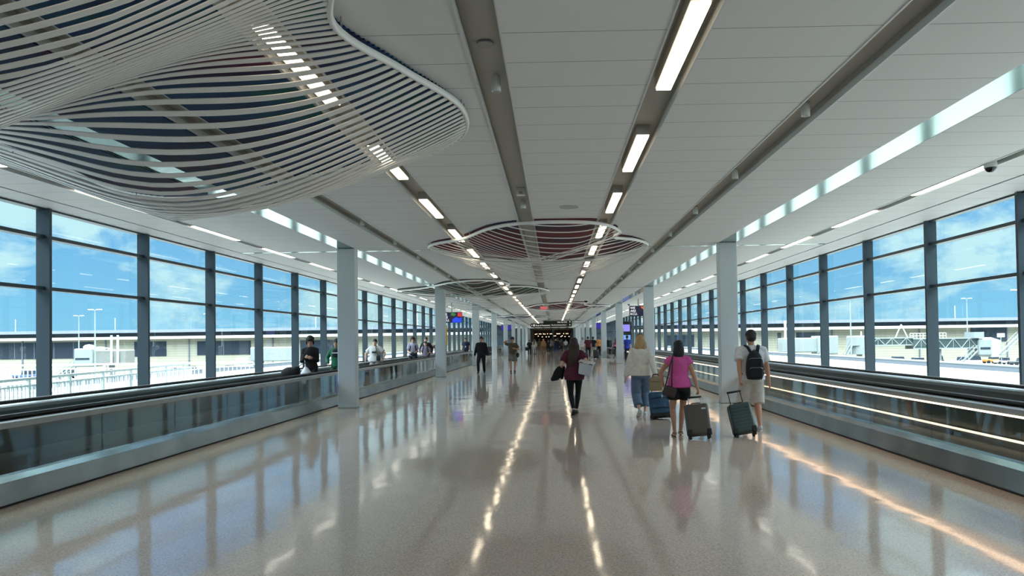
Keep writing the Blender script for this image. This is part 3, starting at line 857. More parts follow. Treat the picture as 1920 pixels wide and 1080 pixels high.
# left jet bridge
r = empty('jet_bridge', (P(175, 640, 128).x, 128, 0), label='pale jet bridge end with twin upright masts in the second left window', cat='jet bridge', group='jet bridges')
MB().box(-3.0, .2, -2, 2, -1.9, 1.2).build('cab', M_jet, r, bevel=.2)
MB().box(.2, 5.6, -1.5, 1.5, -1.7, .9).build('tunnel', M_steel2, r, bevel=.15)
MB().box(-2.7, -.3, -2.06, -1.95, -.7, -.4).build('cab_window', M_win, r)
for x in (3.4, 4.5): MB().tube([(x, -1.8, -1.6), (x, -1.8, 3.4)], .17, seg=8).build('mast', M_outw, r)
MB().ball((-1.6, 0, 1.4), (.9, .9, .5)).build('roof_unit', M_outw, r, smooth=True)
MB().tube([(-.2, -1.9, 1.1), (1.5, -1.9, 1.4), (3.4, -1.9, 1.1)], .1, seg=6).build('cable_tray', M_outw, r)
MB().lathe([(.45, GZ), (.45, -1.7)], c=(2.4, 0, 0)).build('support_column', M_jet, r)
stair(r, -7.5, -4.8, -3.2, -1.6, -1.0)
# third left: stair bridge near the fourth window
r = empty('jet_bridge', (P(455, 640, 128).x, 128, 0), label='pale covered stair and bridge seen in the fourth left window', cat='jet bridge', group='jet bridges')
MB().box(1.5, 9, -1.5, 1.5, -1.4, 1.0).build('tunnel', M_jet, r, bevel=.15)
stair(r, -3.5, -4.8, 2.0, -1.4, -1.7)
for x in (3, 8): MB().tube([(x, 0, GZ), (x, 0, -1.3)], .3, seg=8).build('support_column', M_jet, r)

# low roofs next to the hall with a grey parapet; right and left
for s, x0, x1, y0, y1, nm in ((1, 8.2, 17.8, -20, 118, 'lower_roof'), (-1, -18.4, -9.1, 24.4, 110, 'lower_roof')):
    z = .12
    structure(MB().box(x0, x1, y0, y1, GZ, z).build(nm, M_roofw))
    px = x1 if s > 0 else x0
    q = structure(MB().box(px - .18, px + .18, y0, y1, z, z + .2).build('roof_parapet', M_roofg))
    MB().box(px - .22, px + .22, y0, y1, z + .2, z + .25).build('parapet_cap', M_jet, q)
structure(MB().box(-30, -9.1, -10, 24.4, GZ, -.05).build('terrace', mat('terrace_paving', (98, 104, 106), .85, noise_amt=.05, noise_scale=1)))

def railing(p0, p1, label, z=-.05, h=1.10):
    p0 = Vector(p0); p1 = Vector(p1); d = (p1 - p0); L = d.length
    r = empty('white_railing', (p0.x, p0.y, z), math.atan2(d.y, d.x), label, 'railing', 'terrace railings')
    MB().box(0, L, -.03, .03, h - .05, h).build('top_rail', M_outw, r)
    MB().box(0, L, -.02, .02, .10, .14).build('bottom_rail', M_outw, r)
    MB().box(0, L, -.015, .015, h - .17, h - .14).build('middle_rail', M_outw, r)
    n = int(L / .135)
    pk = MB().box(-.011, .011, -.011, .011, .14, h - .14).build('picket', M_outw, r)
    for i in range(1, min(n, 99)):
        c = pk.copy(); COL.objects.link(c); c.location = (i * L / n, 0, 0)
    for i in range(int(L / 1.6) + 1):
        x = min(L, i * 1.6)
        MB().box(x - .03, x + .03, -.03, .03, 0, h - .02).build('post', M_outw, r)
railing((-22.5, 23.5), (-9.75, 24.1), 'white balustered railing across the terrace outside the left windows, the straight one behind')
railing((-9.55, 12.2), (-10.75, 19.4), 'nearer white balustered railing sloping along the left windows outside')
railing((-10.8, 19.6), (-11.6, 23.8), 'short white railing joining the near and far ones outside the left windows')

# vehicles on the apron
def cart(u, v, y, L, h, col, label, cat='vehicle', nm='baggage_cart'):
    p = P(u, v, y)
    r = empty(nm, (p.x, y, GZ), label=label, cat=cat, group='apron vehicles')
    MB().box(-L / 2, L / 2, -.8, .8, .35, h * .55).build('body', mat(nm + col, {'w': (225, 228, 228), 'd': (50, 56, 64), 'o': (210, 120, 60), 'b': (70, 90, 140)}[col], .5), r, bevel=.12)
    MB().prism([(-L * .1, h * .5), (L * .48, h * .5), (L * .42, h), (0, h)], -.7, .7).build('cabin', M_win, r, bevel=.05)
    for x in (-L * .33, L * .33):
        for yy in (-.8, .8):
            MB().tube([(x, yy - .12, .35), (x, yy + .12, .35)], .35, seg=14).build('wheel', M_black, r)
cars = [(1668, 120, 4.4, 1.7, 'w', 'white van parked below the jet bridge, third window from right'), (1705, 118, 4.2, 1.5, 'd', 'dark car beside the white one under the jet bridge'),
        (1790, 116, 3.0, 1.6, 'w', 'white baggage tractor left of the jet bridge stairs'), (1812, 112, 3.2, 1.9, 'w', 'white boxy service cart in front of the cab'),
        (1848, 124, 2.8, 1.5, 'o', 'orange and white service vehicle under the cab'), (1868, 118, 2.6, 1.3, 'w', 'small white tug right of the orange one'),
        (1900, 112, 3.0, 1.4, 'd', 'black tug with open frame near the right edge'), (1745, 126, 3.0, 1.6, 'd', 'dark ground power unit beneath the truss'),
        (110, 110, 4.0, 1.6, 'd', 'dark car behind the railing in the second left window'), (35, 108, 4.0, 1.6, 'b', 'blue car behind the railing in the leftmost window'),
        (320, 112, 3.4, 1.7, 'w', 'white baggage cart in the third left window'), (345, 116, 3.4, 1.8, 'w', 'second white cart in the third left window'),
        (378, 112, 3.2, 1.6, 'w', 'white cart at the right edge of the third left window'), (420, 118, 3.0, 1.8, 'w', 'white truck beside the stair bridge in the fourth left window')]
for u, y, L, h, c, lab in cars: cart(u, 690, y + 38, L * 1.05, h * 1.1, c, lab, 'vehicle', 'service_vehicle')
# ------------------------------------------------------------------ people
SKIN = {'light': (222, 178, 152), 'tan': (196, 146, 116), 'brown': (142, 98, 74), 'dark': (92, 62, 48)}
def cloth(rgb, rough=.85): return mat('cloth_%d_%d_%d' % rgb, rgb, rough, noise_amt=.10, noise_scale=14, bump=.35)
def hairm(rgb): return mat('hair_%d_%d_%d' % rgb, rgb, .5, noise_amt=.35, noise_scale=9, stretch=(9, 9, .8), bump=.5)
def ik(a, b, l1, l2, hint):
    d = b - a; L = d.length
    if L > (l1 + l2) * .999:
        b = a + d * ((l1 + l2) * .999 / L); d = b - a; L = d.length
    x = (l1 * l1 - l2 * l2 + L * L) / (2 * L)
    h = math.sqrt(max(0, l1 * l1 - x * x)); n = d.normalized()
    hv = Vector(hint); hv = hv - n * hv.dot(n)
    if hv.length < 1e-5: hv = Vector((0, 1, 0))
    return a + n * x + hv.normalized() * h, b
def lerp(a, b, t): return a + (b - a) * t
def person(loc, rot, H, label, pose=None, skin='light', build=1.0, fem=False, top=None, bottom=None, hair=None, shoes=(30, 30, 32),
           vox=.014, face=True, group=None, detail=1, sole=None, cap=None, beard=None):
    """faces +y when rot = 0. pose: rh, lh hands; rf, lf feet (x, y, lift); curl; lean; head"""
    po = dict(rh=(.26, .02, .78), lh=(-.26, .02, .78), rf=(.10, .12, 0), lf=(-.10, -.10, 0), lean=0.0, yaw=0.0, nod=0.0, rc=.35, lc=.35,
              re=(.5, -1, 0), le=(-.5, -1, 0))
    po.update(pose or {})
    k = H / 1.70
    r = empty('person', loc, rot, label, 'person', group)
    V = lambda x, y, z: Vector((x, y, z)) * k
    rf, lf = po['rf'], po['lf']
    drop = .0 if abs(rf[1] - lf[1]) < .2 else .025
    lean = po['lean']
    def T(x, y, z):       # trunk point, leaning about the hips
        t = max(0, z - .95)
        return V(x, y + lean * t, z - drop - abs(lean) * t * .2)
    hipw = .092 if not fem else .098
    shw = (.185 if not fem else .160) * (0.5 + 0.5 * build)
    bw = build
    def torso_sections(e=0.0, z0=.84, z1=1.46, flare=0.0):
        S_ = [(.82, .150, .105, -.01), (.90, .176 if fem else .168, .122, -.015), (.98, .168 if fem else .160, .115, -.01), (1.08, .132 if fem else .150, .098, 0),
              (1.18, .142 if fem else .162, .105, .0), (1.28, .158 if fem else .180, .116, .005), (1.35, .150 if fem else .176, .104, .0),
              (1.405, .112 if fem else .126, .080, -.008), (1.445, .068, .062, -.01), (1.49, .054, .056, -.005)]
        out = []
        for z, a, b, y in S_:
            if z < z0 - .001 or z > z1 + .001: continue
            fl = flare * max(0, (1.2 - z)) / .35
            bb = bw if z < 1.42 else 1
            out.append((T(0, y, z), (a * bb + e + fl) * k, (b * bb + e + fl * .8) * k))
        return out
    def add_torso(m, **kw):
        ss = torso_sections(**kw)
        m.tube([s[0] for s in ss], [(s[1], s[2]) for s in ss], seg=18, ref=(1, 0, 0))
    # joints
    J = {}
    for s, nm in ((1, 'r'), (-1, 'l')):
        sh = T(s * shw * .97, -.005, 1.362)
        hand = Vector(po[nm + 'h']) * 1.0
        el, wr = ik(sh, hand, .285 * k, .262 * k, po[nm + 'e'])
        hp = V(s * hipw, 0, .90 - drop)
        f = po[nm + 'f']
        an = V(f[0], f[1], .085 + f[2])
        kn, an2 = ik(hp, an, .435 * k, .42 * k, (s * .12, 1, 0))
        J[s] = (sh, el, wr, hp, kn, an2, f)
    # body, one continuous skin
    m = MB()
    add_torso(m)
    neck0 = T(0, -.01, 1.43); hc = T(0, .015, 1.585)
    hm = Matrix.Translation(hc) @ Matrix.Rotation(po['yaw'], 4, 'Z') @ Matrix.Rotation(-po['nod'], 4, 'X') @ Matrix.Scale(1.07, 4)
    m.tube([neck0, hm @ V(0, -.022, -.06)], [(.054 * k, .056 * k), (.050 * k, .055 * k)], seg=12, ref=(1, 0, 0))
    def hp_(x, y, z): return hm @ V(x, y, z)
    def head_ball(mb_, c, rr):
        c = Vector(c) * k; rr = Vector(rr) * k
        mm = hm @ Matrix.Translation(c) @ Matrix.Diagonal((rr.x, rr.y, rr.z, 1))
        bmesh.ops.create_uvsphere(mb_.bm, u_segments=18, v_segments=12, radius=1, matrix=mm)
    head_ball(m, (0, -.012, .030), (.076, .094, .086))
    head_ball(m, (0, .012, -.035), (.060, .072, .082))
    head_ball(m, (0, .050, -.088), (.030, .030, .024))
    m.tube([hp_(0, .078, .020), hp_(0, .100, -.022), hp_(0, .084, -.036)], [.009 * k, .014 * k, .010 * k], seg=8)
    m.tube([hp_(-.024, .076, -.058), hp_(0, .084, -.058), hp_(.024, .076, -.058)], [.006 * k, .009 * k, .006 * k], seg=6)
    for s in (-1, 1): head_ball(m, (s * .078, -.012, -.010), (.012, .022, .034))
    for s in (-1, 1):
        sh, el, wr, hp, kn, an, f = J[s]
        sb = math.sqrt(bw)
        m.tube([T(s * shw * .5, -.005, 1.385), sh, lerp(sh, el, .35), lerp(sh, el, .8), el, lerp(el, wr, .3), lerp(el, wr, .75), wr],
               [.056 * k * sb, .056 * k * sb, .049 * k * sb, .041 * k * sb, .040 * k * sb, .040 * k * sb, .030 * k, .025 * k], seg=12)
        # hand
        d = (wr - el).normalized()
        side = Vector((s, 0, 0)) - d * d.x * s
        if side.length < .2: side = Vector((0, 0, 1)) - d * d.z
        side.normalize()                       # away from the body = back of the hand
        fw = d.cross(side) * s                  # direction of the thumb edge
        if fw.y < 0 and abs(d.z) > .5: fw = -fw
        pc = wr + d * .045 * k
        m.tube([wr - d * .01 * k, wr + d * .03 * k, wr + d * .085 * k], [(.026 * k, .019 * k), (.038 * k, .017 * k), (.041 * k, .014 * k)], seg=10, ref=fw)
        curl = po['rc'] if s > 0 else po['lc']
        palm = -side
        for i, (off, ln) in enumerate(((.030, .074), (.011, .082), (-.010, .077), (-.030, .060))):
            p = wr + d * .082 * k + fw * off * k
            c = curl * (1 + .08 * i)
            pts = [p]
            dd = d.copy(); ang = 0
            for seg_l in (.42, .33, .25):
                ang += c * 1.15
                dv = d * math.cos(ang) + palm * math.sin(ang)
                pts.append(pts[-1] + dv * ln * seg_l * k)
            m.tube(pts, [.0100 * k, .0095 * k, .0085 * k, .0070 * k], seg=7)
        tp = wr + d * .022 * k + fw * .028 * k
        m.tube([tp, tp + (fw * .026 + d * .020 + palm * .010) * k, tp + (fw * .034 + d * .046 + palm * .022) * k, tp + (fw * .030 + d * .066 + palm * .034) * k],
               [.014 * k, .012 * k, .010 * k, .008 * k], seg=7)
        # leg
        m.tube([lerp(hp, V(0, 0, .95), .25), hp, lerp(hp, kn, .35), lerp(hp, kn, .75), kn, lerp(kn, an, .3), lerp(kn, an, .7), an],
               [.088 * k * sb, .092 * k * sb, .080 * k * sb, .062 * k * sb, .053 * k * sb, .056 * k * sb, .040 * k, .033 * k], seg=14)
        # bare foot inside the shoe
        pit = f[3] if len(f) > 3 else 0.0
        toe = Vector((s * .12, math.cos(pit), -math.sin(pit))).normalized(); upv = Vector((0, math.sin(pit), math.cos(pit)))
        m.tube([an + (-toe * .045 - upv * .045) * k, an + (toe * .03 - upv * .045) * k, an + (toe * .10 - upv * .055) * k, an + (toe * .155 - upv * .060) * k],
               [(.028 * k, .032 * k), (.034 * k, .036 * k), (.040 * k, .022 * k), (.034 * k, .014 * k)], seg=10, ref=(1, 0, 0))
        m.tube([an, an - upv * .05 * k], [.036 * k, .034 * k], seg=10)
        J[s] = (sh, el, wr, hp, kn, an, f, toe, upv, d, side, fw)
    fused(m, 'body', mat('skin_' + skin, SKIN[skin], .55, noise_amt=.04), r, vox if detail else .02, 3)
    if face:
        for s in (-1, 1):
            e = MB(); c = hp_(s * .030, .074, .006); e.ball(c, .0105 * k, 8); e.build('eye', mat('eye_dark', (40, 30, 26), .2), r, smooth=True)
            b_ = MB(); b_.tube([hp_(s * .014, .084, .026), hp_(s * .032, .082, .031), hp_(s * .050, .072, .026)], .0045 * k, seg=6)
            b_.build('eyebrow', mat('brow', (46, 32, 26), .8), r, smooth=True)
    # shoes
    if shoes:
        for s in (-1, 1):
            an, f, toe, upv = J[s][5], J[s][6], J[s][7], J[s][8]
            m = MB()
            m.tube([an + (-toe * .070 - upv * .048) * k, an + (-toe * .035 - upv * .040) * k, an + (toe * .03 - upv * .036) * k, an + (toe * .10 - upv * .052) * k, an + (toe * .165 - upv * .062) * k, an + (toe * .185 - upv * .066) * k],
                   [(.026 * k, .030 * k), (.037 * k, .045 * k), (.043 * k, .047 * k), (.050 * k, .032 * k), (.042 * k, .021 * k), (.018 * k, .010 * k)], seg=12, ref=(1, 0, 0))
            m.tube([an + upv * .01 * k, an - upv * .05 * k], [.042 * k, .046 * k], seg=12)
            sh_ = fused(m, 'shoe', mat('shoe_%d_%d_%d' % shoes, shoes, .5), r, .012, 2)
            if sole:
                m = MB()
                m.tube([an + (-toe * .075 - upv * .077) * k, an + (-toe * .03 - upv * .077) * k, an + (toe * .05 - upv * .077) * k, an + (toe * .12 - upv * .078) * k, an + (toe * .18 - upv * .078) * k],
                       [(.024 * k, .010 * k), (.038 * k, .011 * k), (.043 * k, .011 * k), (.051 * k, .011 * k), (.034 * k, .010 * k)], seg=12, ref=(1, 0, 0))
                m.build('sole', mat('sole_%d_%d_%d' % sole, sole, .6), sh_, smooth=True)
    # bottom
    if bottom:
        kind, col = bottom[0], bottom[1]
        m = MB()
        e = {'trousers': .012, 'leggings': .004, 'shorts': .014, 'jeans': .014, 'skirt': .01}[kind]
        ss = torso_sections(e=e, z0=.80, z1=1.0)
        m.tube([s[0] for s in ss] + [T(0, -.005, 1.04)], [(s[1], s[2]) for s in ss] + [((.150 * bw + e) * k, (.108 * bw + e) * k)], seg=18, ref=(1, 0, 0))
        for s in (-1, 1):
            hp, kn, an = J[s][3], J[s][4], J[s][5]
            a0 = lerp(hp, V(0, 0, .95), .25)
            sb = math.sqrt(bw)
            if kind == 'leggings':
                m.tube([a0, hp, lerp(hp, kn, .35), lerp(hp, kn, .75), kn, lerp(kn, an, .3), lerp(kn, an, .7), lerp(kn, an, .94)],
                       [.093 * k * sb, .097 * k * sb, .086 * k * sb, .067 * k * sb, .058 * k * sb, .060 * k * sb, .045 * k, .038 * k], seg=14)
            elif kind in ('trousers', 'jeans'):
                w = bottom[2] if len(bottom) > 2 else 0.0; end = bottom[3] if len(bottom) > 3 else .96
                m.tube([a0, hp, lerp(hp, kn, .35), lerp(hp, kn, .75), kn, lerp(kn, an, .4), lerp(kn, an, end)],
                       [.100 * k * sb, .104 * k * sb, (.094 + w * .2) * k * sb, (.080 + w * .5) * k * sb, (.072 + w * .7) * k, (.068 + w) * k, (.062 + w * 1.2) * k], seg=14)
            elif kind == 'shorts':
                end = bottom[2] if len(bottom) > 2 else .75
                w = bottom[3] if len(bottom) > 3 else 0.0
                if end <= 1:
                    m.tube([a0, hp, lerp(hp, kn, end * .5), lerp(hp, kn, end)], [.104 * k * sb, .108 * k * sb, (.104 + w * .5) * k * sb, (.100 + w) * k * sb], seg=14)
                else:
                    m.tube([a0, hp, lerp(hp, kn, .5), kn, lerp(kn, an, end - 1)], [.104 * k * sb, .110 * k * sb, (.100 + w * .5) * k * sb, (.090 + w) * k * sb, (.090 + w) * k * sb], seg=14)
        fused(m, {'trousers': 'trousers', 'jeans': 'jeans', 'leggings': 'leggings', 'shorts': 'shorts', 'skirt': 'skirt'}[kind], cloth(col), r, max(vox, .013), 3)
    # top
    if top:
        sleeve, col = top[0], top[1]
        hem = top[2] if len(top) > 2 else .90
        loose = top[3] if len(top) > 3 else .012
        m = MB()
        ss = torso_sections(e=loose, z0=hem, z1=1.43, flare=(top[4] if len(top) > 4 else 0.0))
        m.tube([ss[0][0] - V(0, 0, .03)] + [s[0] for s in ss] + [T(0, -.012, 1.462)],
               [(ss[0][1] + .002, ss[0][2] + .002)] + [(s[1], s[2]) for s in ss] + [(.066 * k, .062 * k)], seg=20, ref=(1, 0, 0))
        for s in (-1, 1):
            sh, el, wr = J[s][0], J[s][1], J[s][2]; sb = math.sqrt(bw)
            a0 = T(s * shw * .5, -.005, 1.382)
            l2 = loose * .8
            if sleeve == 'long':
                m.tube([a0, sh, lerp(sh, el, .35), lerp(sh, el, .8), el, lerp(el, wr, .4), lerp(el, wr, .94)],
                       [(.064 + l2) * k * sb, (.062 + l2) * k * sb, (.054 + l2) * k, (.048 + l2) * k, (.047 + l2) * k, (.042 + l2) * k, (.034 + l2) * k], seg=12)
            elif sleeve == 'short':
                m.tube([a0, sh, lerp(sh, el, .4), lerp(sh, el, .68)], [(.064 + l2) * k * sb, (.062 + l2) * k * sb, (.060 + l2) * k * sb, (.062 + l2) * k * sb], seg=12)
            elif sleeve == 'cap':
                m.tube([a0, sh, lerp(sh, el, .30)], [(.062 + l2) * k, (.062 + l2) * k, (.070 + l2) * k], seg=12)
        fused(m, 'shirt' if sleeve != 'long' else 'sweater', cloth(col), r, max(vox, .013), 3)
    # hair
    if hair:
        style, col = hair; hmn = hairm(col)
        m = MB()
        head_ball(m, (0, -.018, .050), (.087, .097, .086))
        if style == 'short':
            head_ball(m, (0, -.045, .005), (.080, .070, .075))
        if style == 'curly':
            for i in range(26):
                a = random.random() * 6.28; b = random.random() * 1.3 + .15
                head_ball(m, (.085 * math.cos(a) * math.sin(b), -.03 + .09 * math.sin(a) * math.sin(b), .045 + .085 * math.cos(b)), (.034, .034, .034))
        if style == 'bun':
            head_ball(m, (0, -.05, .0), (.084, .066, .08)); head_ball(m, (0, -.035, .085), (.092, .090, .080))
            for i in range(10):
                a = i * .63; head_ball(m, (.078 * math.cos(a), -.02 + .075 * math.sin(a), .085), (.032, .032, .038))
            for s in (-1, 1): head_ball(m, (s * .084, -.005, .0), (.026, .045, .065))
        if style in ('bob', 'long', 'mid'):
            L = {'bob': -.14, 'mid': -.20, 'long': -.44}[style]
            wd = {'bob': 1.38, 'mid': 1.10, 'long': 1.32}[style]
            pts = [hp_(0, -.035, .10), hp_(0, -.045, .03), hp_(0, -.055, -.04), hp_(0, -.062, -.10)]
            rr = [(.055 * k, .06 * k), (.090 * k, .075 * k), (.092 * wd * k, .066 * k), (.095 * wd * k, .056 * k)]
            if style == 'bob': pts.append(hp_(0, -.062, L)); rr.append((.100 * wd * k, .050 * k)); pts.append(hp_(0, -.060, L - .02)); rr.append((.085 * wd * k, .035 * k))
            if style == 'mid': pts += [hp_(.01, -.068, -.15), hp_(.03, -.075, L)]; rr += [(.075 * k, .04 * k), (.035 * k, .02 * k)]
            if style == 'long':
                pts += [hp_(-.01, -.105, -.20), hp_(-.035, -.128, -.32), hp_(-.05, -.118, L), hp_(-.055, -.11, L - .05)]
                rr += [(.118 * k, .042 * k), (.108 * k, .036 * k), (.070 * k, .028 * k), (.03 * k, .014 * k)]
            m.tube(pts, rr, seg=16, ref=(1, 0, 0))
        fused(m, 'hair', hmn, r, .013, 2)
    if beard:
        m = MB(); head_ball(m, (0, .028, -.072), (.052, .052, .042)); fused(m, 'beard', hairm(beard), r, .013, 2)
    if cap:
        m = MB(); head_ball(m, (0, -.014, .052), (.088, .104, .078))
        m.tube([hp_(0, .07, .055), hp_(0, .12, .048), hp_(0, .165, .040)], [(.072 * k, .010 * k), (.068 * k, .008 * k), (.04 * k, .006 * k)], seg=12, ref=(1, 0, 0))
        m.tube([hp_(-.072, -.03, .012), hp_(-.05, -.10, .004), hp_(0, -.122, .002), hp_(.05, -.10, .004), hp_(.072, -.03, .012)], [(.012 * k, .014 * k)] * 5, seg=8)
        fused(m, 'cap', cloth(cap), r, .012, 2)
    return r, J, T, hp_

def strap(parent, pts, w, mat_, name='strap', th=.006):
    return MB().tube(pts, w, seg=8).build(name, mat_, parent, smooth=True)

M_blk = mat('matte_black', (22, 22, 24), .6)
M_hand = mat('telescopic_handle', (150, 152, 155), .3, .9)

def suitcase(loc, tilt, yaw, w, h, d, shell, label, ribs='v', htop=.5, roll=0.0, hmat=None, name='rolling_suitcase'):
    """origin at the wheel line; pulled behind, leaning towards its owner (+y); its back shows towards -y"""
    r = empty(name, loc, 0, label, 'suitcase')
    r.rotation_euler = Matrix.Rotation(yaw, 4, 'Z').to_euler()
    r.rotation_mode = 'QUATERNION'
    r.rotation_quaternion = Quaternion((0, 0, 1), yaw) @ Quaternion((0, 1, 0), roll) @ Quaternion((1, 0, 0), -tilt)
    b = MB().box(-w / 2, w / 2, -d / 2, d / 2, .06, h).build('shell', shell, r, bevel=.045, bseg=5)
    bake(b)
    for p in b.data.polygons: p.use_smooth = True
    m = MB()
    if ribs == 'h':
        for i in range(7):
            z = .13 + (h - .22) * i / 6
            m.box(-w / 2 + .03, w / 2 - .03, -d / 2 - .006, -d / 2 + .01, z, z + (h - .22) / 6 * .72)
        m.build('raised_rib', shell, b, bevel=.005); b.children[0]['kind'] = 'stuff'
    m = MB().box(-w / 2 - .004, w / 2 + .004, -.006, .006, .07, h - .01); m.build('zip_line', M_blk, r, bevel=.003)
    for x in (-w / 2 + .035, w / 2 - .035):
        MB().box(x - .038, x + .038, -d / 2 - .008, -d / 2 + .05, .05, .15).build('corner_guard', M_blk, r, bevel=.012)
        for y in (-d / 2 + .045, d / 2 - .045):
            wl = MB().tube([(x - .018, y, .028), (x + .018, y, .028)], .028, seg=16).build('wheel', M_blk, r)
            MB().box(x - .02, x + .02, y - .02, y + .02, .035, .065).build('wheel_fork', M_blk, wl)
    hm_ = hmat or M_hand
    hy = d / 2 - .04
    hd = MB().tube([(-.10, hy, h - .02), (-.10, hy, h + htop)], .008, seg=8).tube([(.10, hy, h - .02), (.10, hy, h + htop)], .008, seg=8).build('handle_rods', hm_, r)
    MB().tube([(-.115, hy, h + htop), (.115, hy, h + htop)], .016, seg=10).build('handle_grip', M_blk, r, smooth=True)
    MB().tube([(-.07, 0, h), (-.06, 0, h + .025), (.06, 0, h + .025), (.07, 0, h)], .010, seg=8).build('carry_handle', M_blk, r, smooth=True)
    MB().box(w * .18, w * .36, -d / 2 - .004, -d / 2 + .002, h - .10, h - .075).build('badge', M_white if ribs != 'h' else M_blk, r)
    return r

# woman in maroon with long hair, white bin under her arm
r, J, T, hp_ = person((.43, 16.1, 0), 0, 1.66, 'person with long brown hair, maroon top and black leggings walking away',
    dict(rh=(.25, .02, 1.00), lh=(-.24, .16, 1.00), rf=(.035, .10, 0, 0), lf=(-.03, -.20, .03, .5), re=(.3, -1, 0), le=(-.3, -1, 0), rc=.8, lc=.8, nod=.02),
    skin='light', fem=True, build=1.08, top=('short', (92, 34, 58), .82, .022, .03), bottom=('leggings', (16, 16, 18)), hair=('long', (58, 38, 30)), shoes=(22, 20, 22), face=True)
b = empty('storage_bin', (.43 + .24, 16.1 - .26, 1.00), label='white plastic bin with dark handle slots carried by the long-haired person in maroon', cat='bin')
b.rotation_euler = (R(8), R(13), R(-12))
mw = mat('bin_white', (206, 210, 220), .4)
m = MB(); 
pr0 = [(-.125, -.13), (.125, -.13), (.15, .12), (-.15, .12)]
m.prism(pr0, -.11, .11, 'y'); m.build('bin_body', mw, b, bevel=.025, bseg=3)
MB().box(-.163, .163, -.125, .125, .115, .150).build('bin_rim', M_white, b, bevel=.01)
for x in (-.105, .105): MB().box(x - .035, x + .04, -.129, -.10, .122, .140).build('handle_slot', M_blk, b, bevel=.004)
m = MB()
for (pts, rr) in (([(-.27, .12, 1.02), (-.30, .08, .98), (-.34, .02, .90), (-.41, -.02, .80), (-.50, -.02, .74)], [(.05, .05), (.09, .06), (.11, .06), (.09, .05), (.03, .03)]),
                  ([(-.24, .05, 1.05), (-.27, .05, .95), (-.28, .03, .84), (-.26, .0, .76)], [(.05, .05), (.07, .06), (.06, .05), (.02, .03)])):
    m.tube([Vector(p) for p in pts], rr, seg=12)
j = empty('carried_jacket', (.43, 16.1, 0), label='black jacket draped over the left forearm of the person in maroon', cat='jacket')
fused(m, 'jacket_cloth', cloth((14, 14, 16)), j, .014, 3)

# blonde woman in cream sweater
r, J, T, hp_ = person((1.80, 15.6, 0), 0, 1.70, 'person walking away with blonde bob, cream sweater and wide cropped blue jeans',
    dict(rh=(.26, -.27, .87), lh=(-.32, .0, .80), rf=(.09, .08, 0, 0), lf=(-.06, -.22, .06, .55), re=(1, -.8, 0), rc=.9, lc=.4),
    skin='light', fem=True, build=1.15, top=('long', (236, 228, 216), .90, .028, .015), bottom=('jeans', (104, 126, 152), .028, .72), hair=('bob', (188, 152, 106)),
    shoes=(214, 212, 212), sole=(232, 232, 230))
MB().tube([hp_(-.075, -.01, .09), hp_(-.04, -.02, .135), hp_(0, -.022, .142), hp_(.04, -.02, .135), hp_(.075, -.01, .09)], .007, seg=8).build('sunglasses_on_head', M_blk, r, smooth=True)
# her blue rolling duffel and the tan bag strapped on it
bl = cloth((52, 84, 112))
d = empty('rolling_duffel', (2.12, 15.0, 0), label='blue fabric rolling duffel pulled by the blonde person', cat='suitcase')
d.rotation_mode = 'QUATERNION'; d.rotation_quaternion = Quaternion((0, 1, 0), R(-4)) @ Quaternion((1, 0, 0), R(-14))
m = MB().box(-.19, .19, -.13, .13, .10, .54).ball((0, -.03, .36), (.17, .16, .17), 16).ball((0, -.06, .22), (.17, .11, .11), 16)
fused(m, 'fabric_body', bl, d, .016, 3)
MB().box(-.20, .20, -.14, .14, .035, .115).build('base_tray', M_blk, d, bevel=.02)
for x in (-.17, .17): MB().tube([(x - .02, -.10, .032), (x + .02, -.10, .032)], .032, seg=14).build('wheel', M_blk, d)
for z in (.20, .40): MB().tube([(-.19, -.135, z), (0, -.185, z + .01), (.19, -.135, z)], (.012, .006), seg=6).build('compression_strap', M_blk, d)
MB().tube([(-.11, .10, .5), (-.11, .10, .80), (.11, .10, .80), (.11, .10, .5)], .010, seg=8).build('pull_handle', M_blk, d, smooth=True)
MB().ball((.05, -.183, .43), (.014, .008, .03)).build('white_mark', M_white, d)
t = empty('tan_bag', (2.04, 15.1, .53), label='tan soft bag standing on top of the blue rolling duffel', cat='bag')
m = MB().box(-.13, .13, -.09, .07, 0.03, .29).ball((0, 0, .27), (.115, .07, .06), 14)
fused(m, 'bag_body', cloth((150, 134, 104)), t, .014, 4)
MB().tube([(-.06, 0, .31), (-.05, 0, .355), (.05, 0, .355), (.06, 0, .31)], .012, seg=8).build('bag_handle', M_blk, t, smooth=True)
MB().tube([(-.10, -.093, .22), (.10, -.093, .22)], .006, seg=6).build('zip', mat('tan_zip', (110, 96, 74), .6), t)

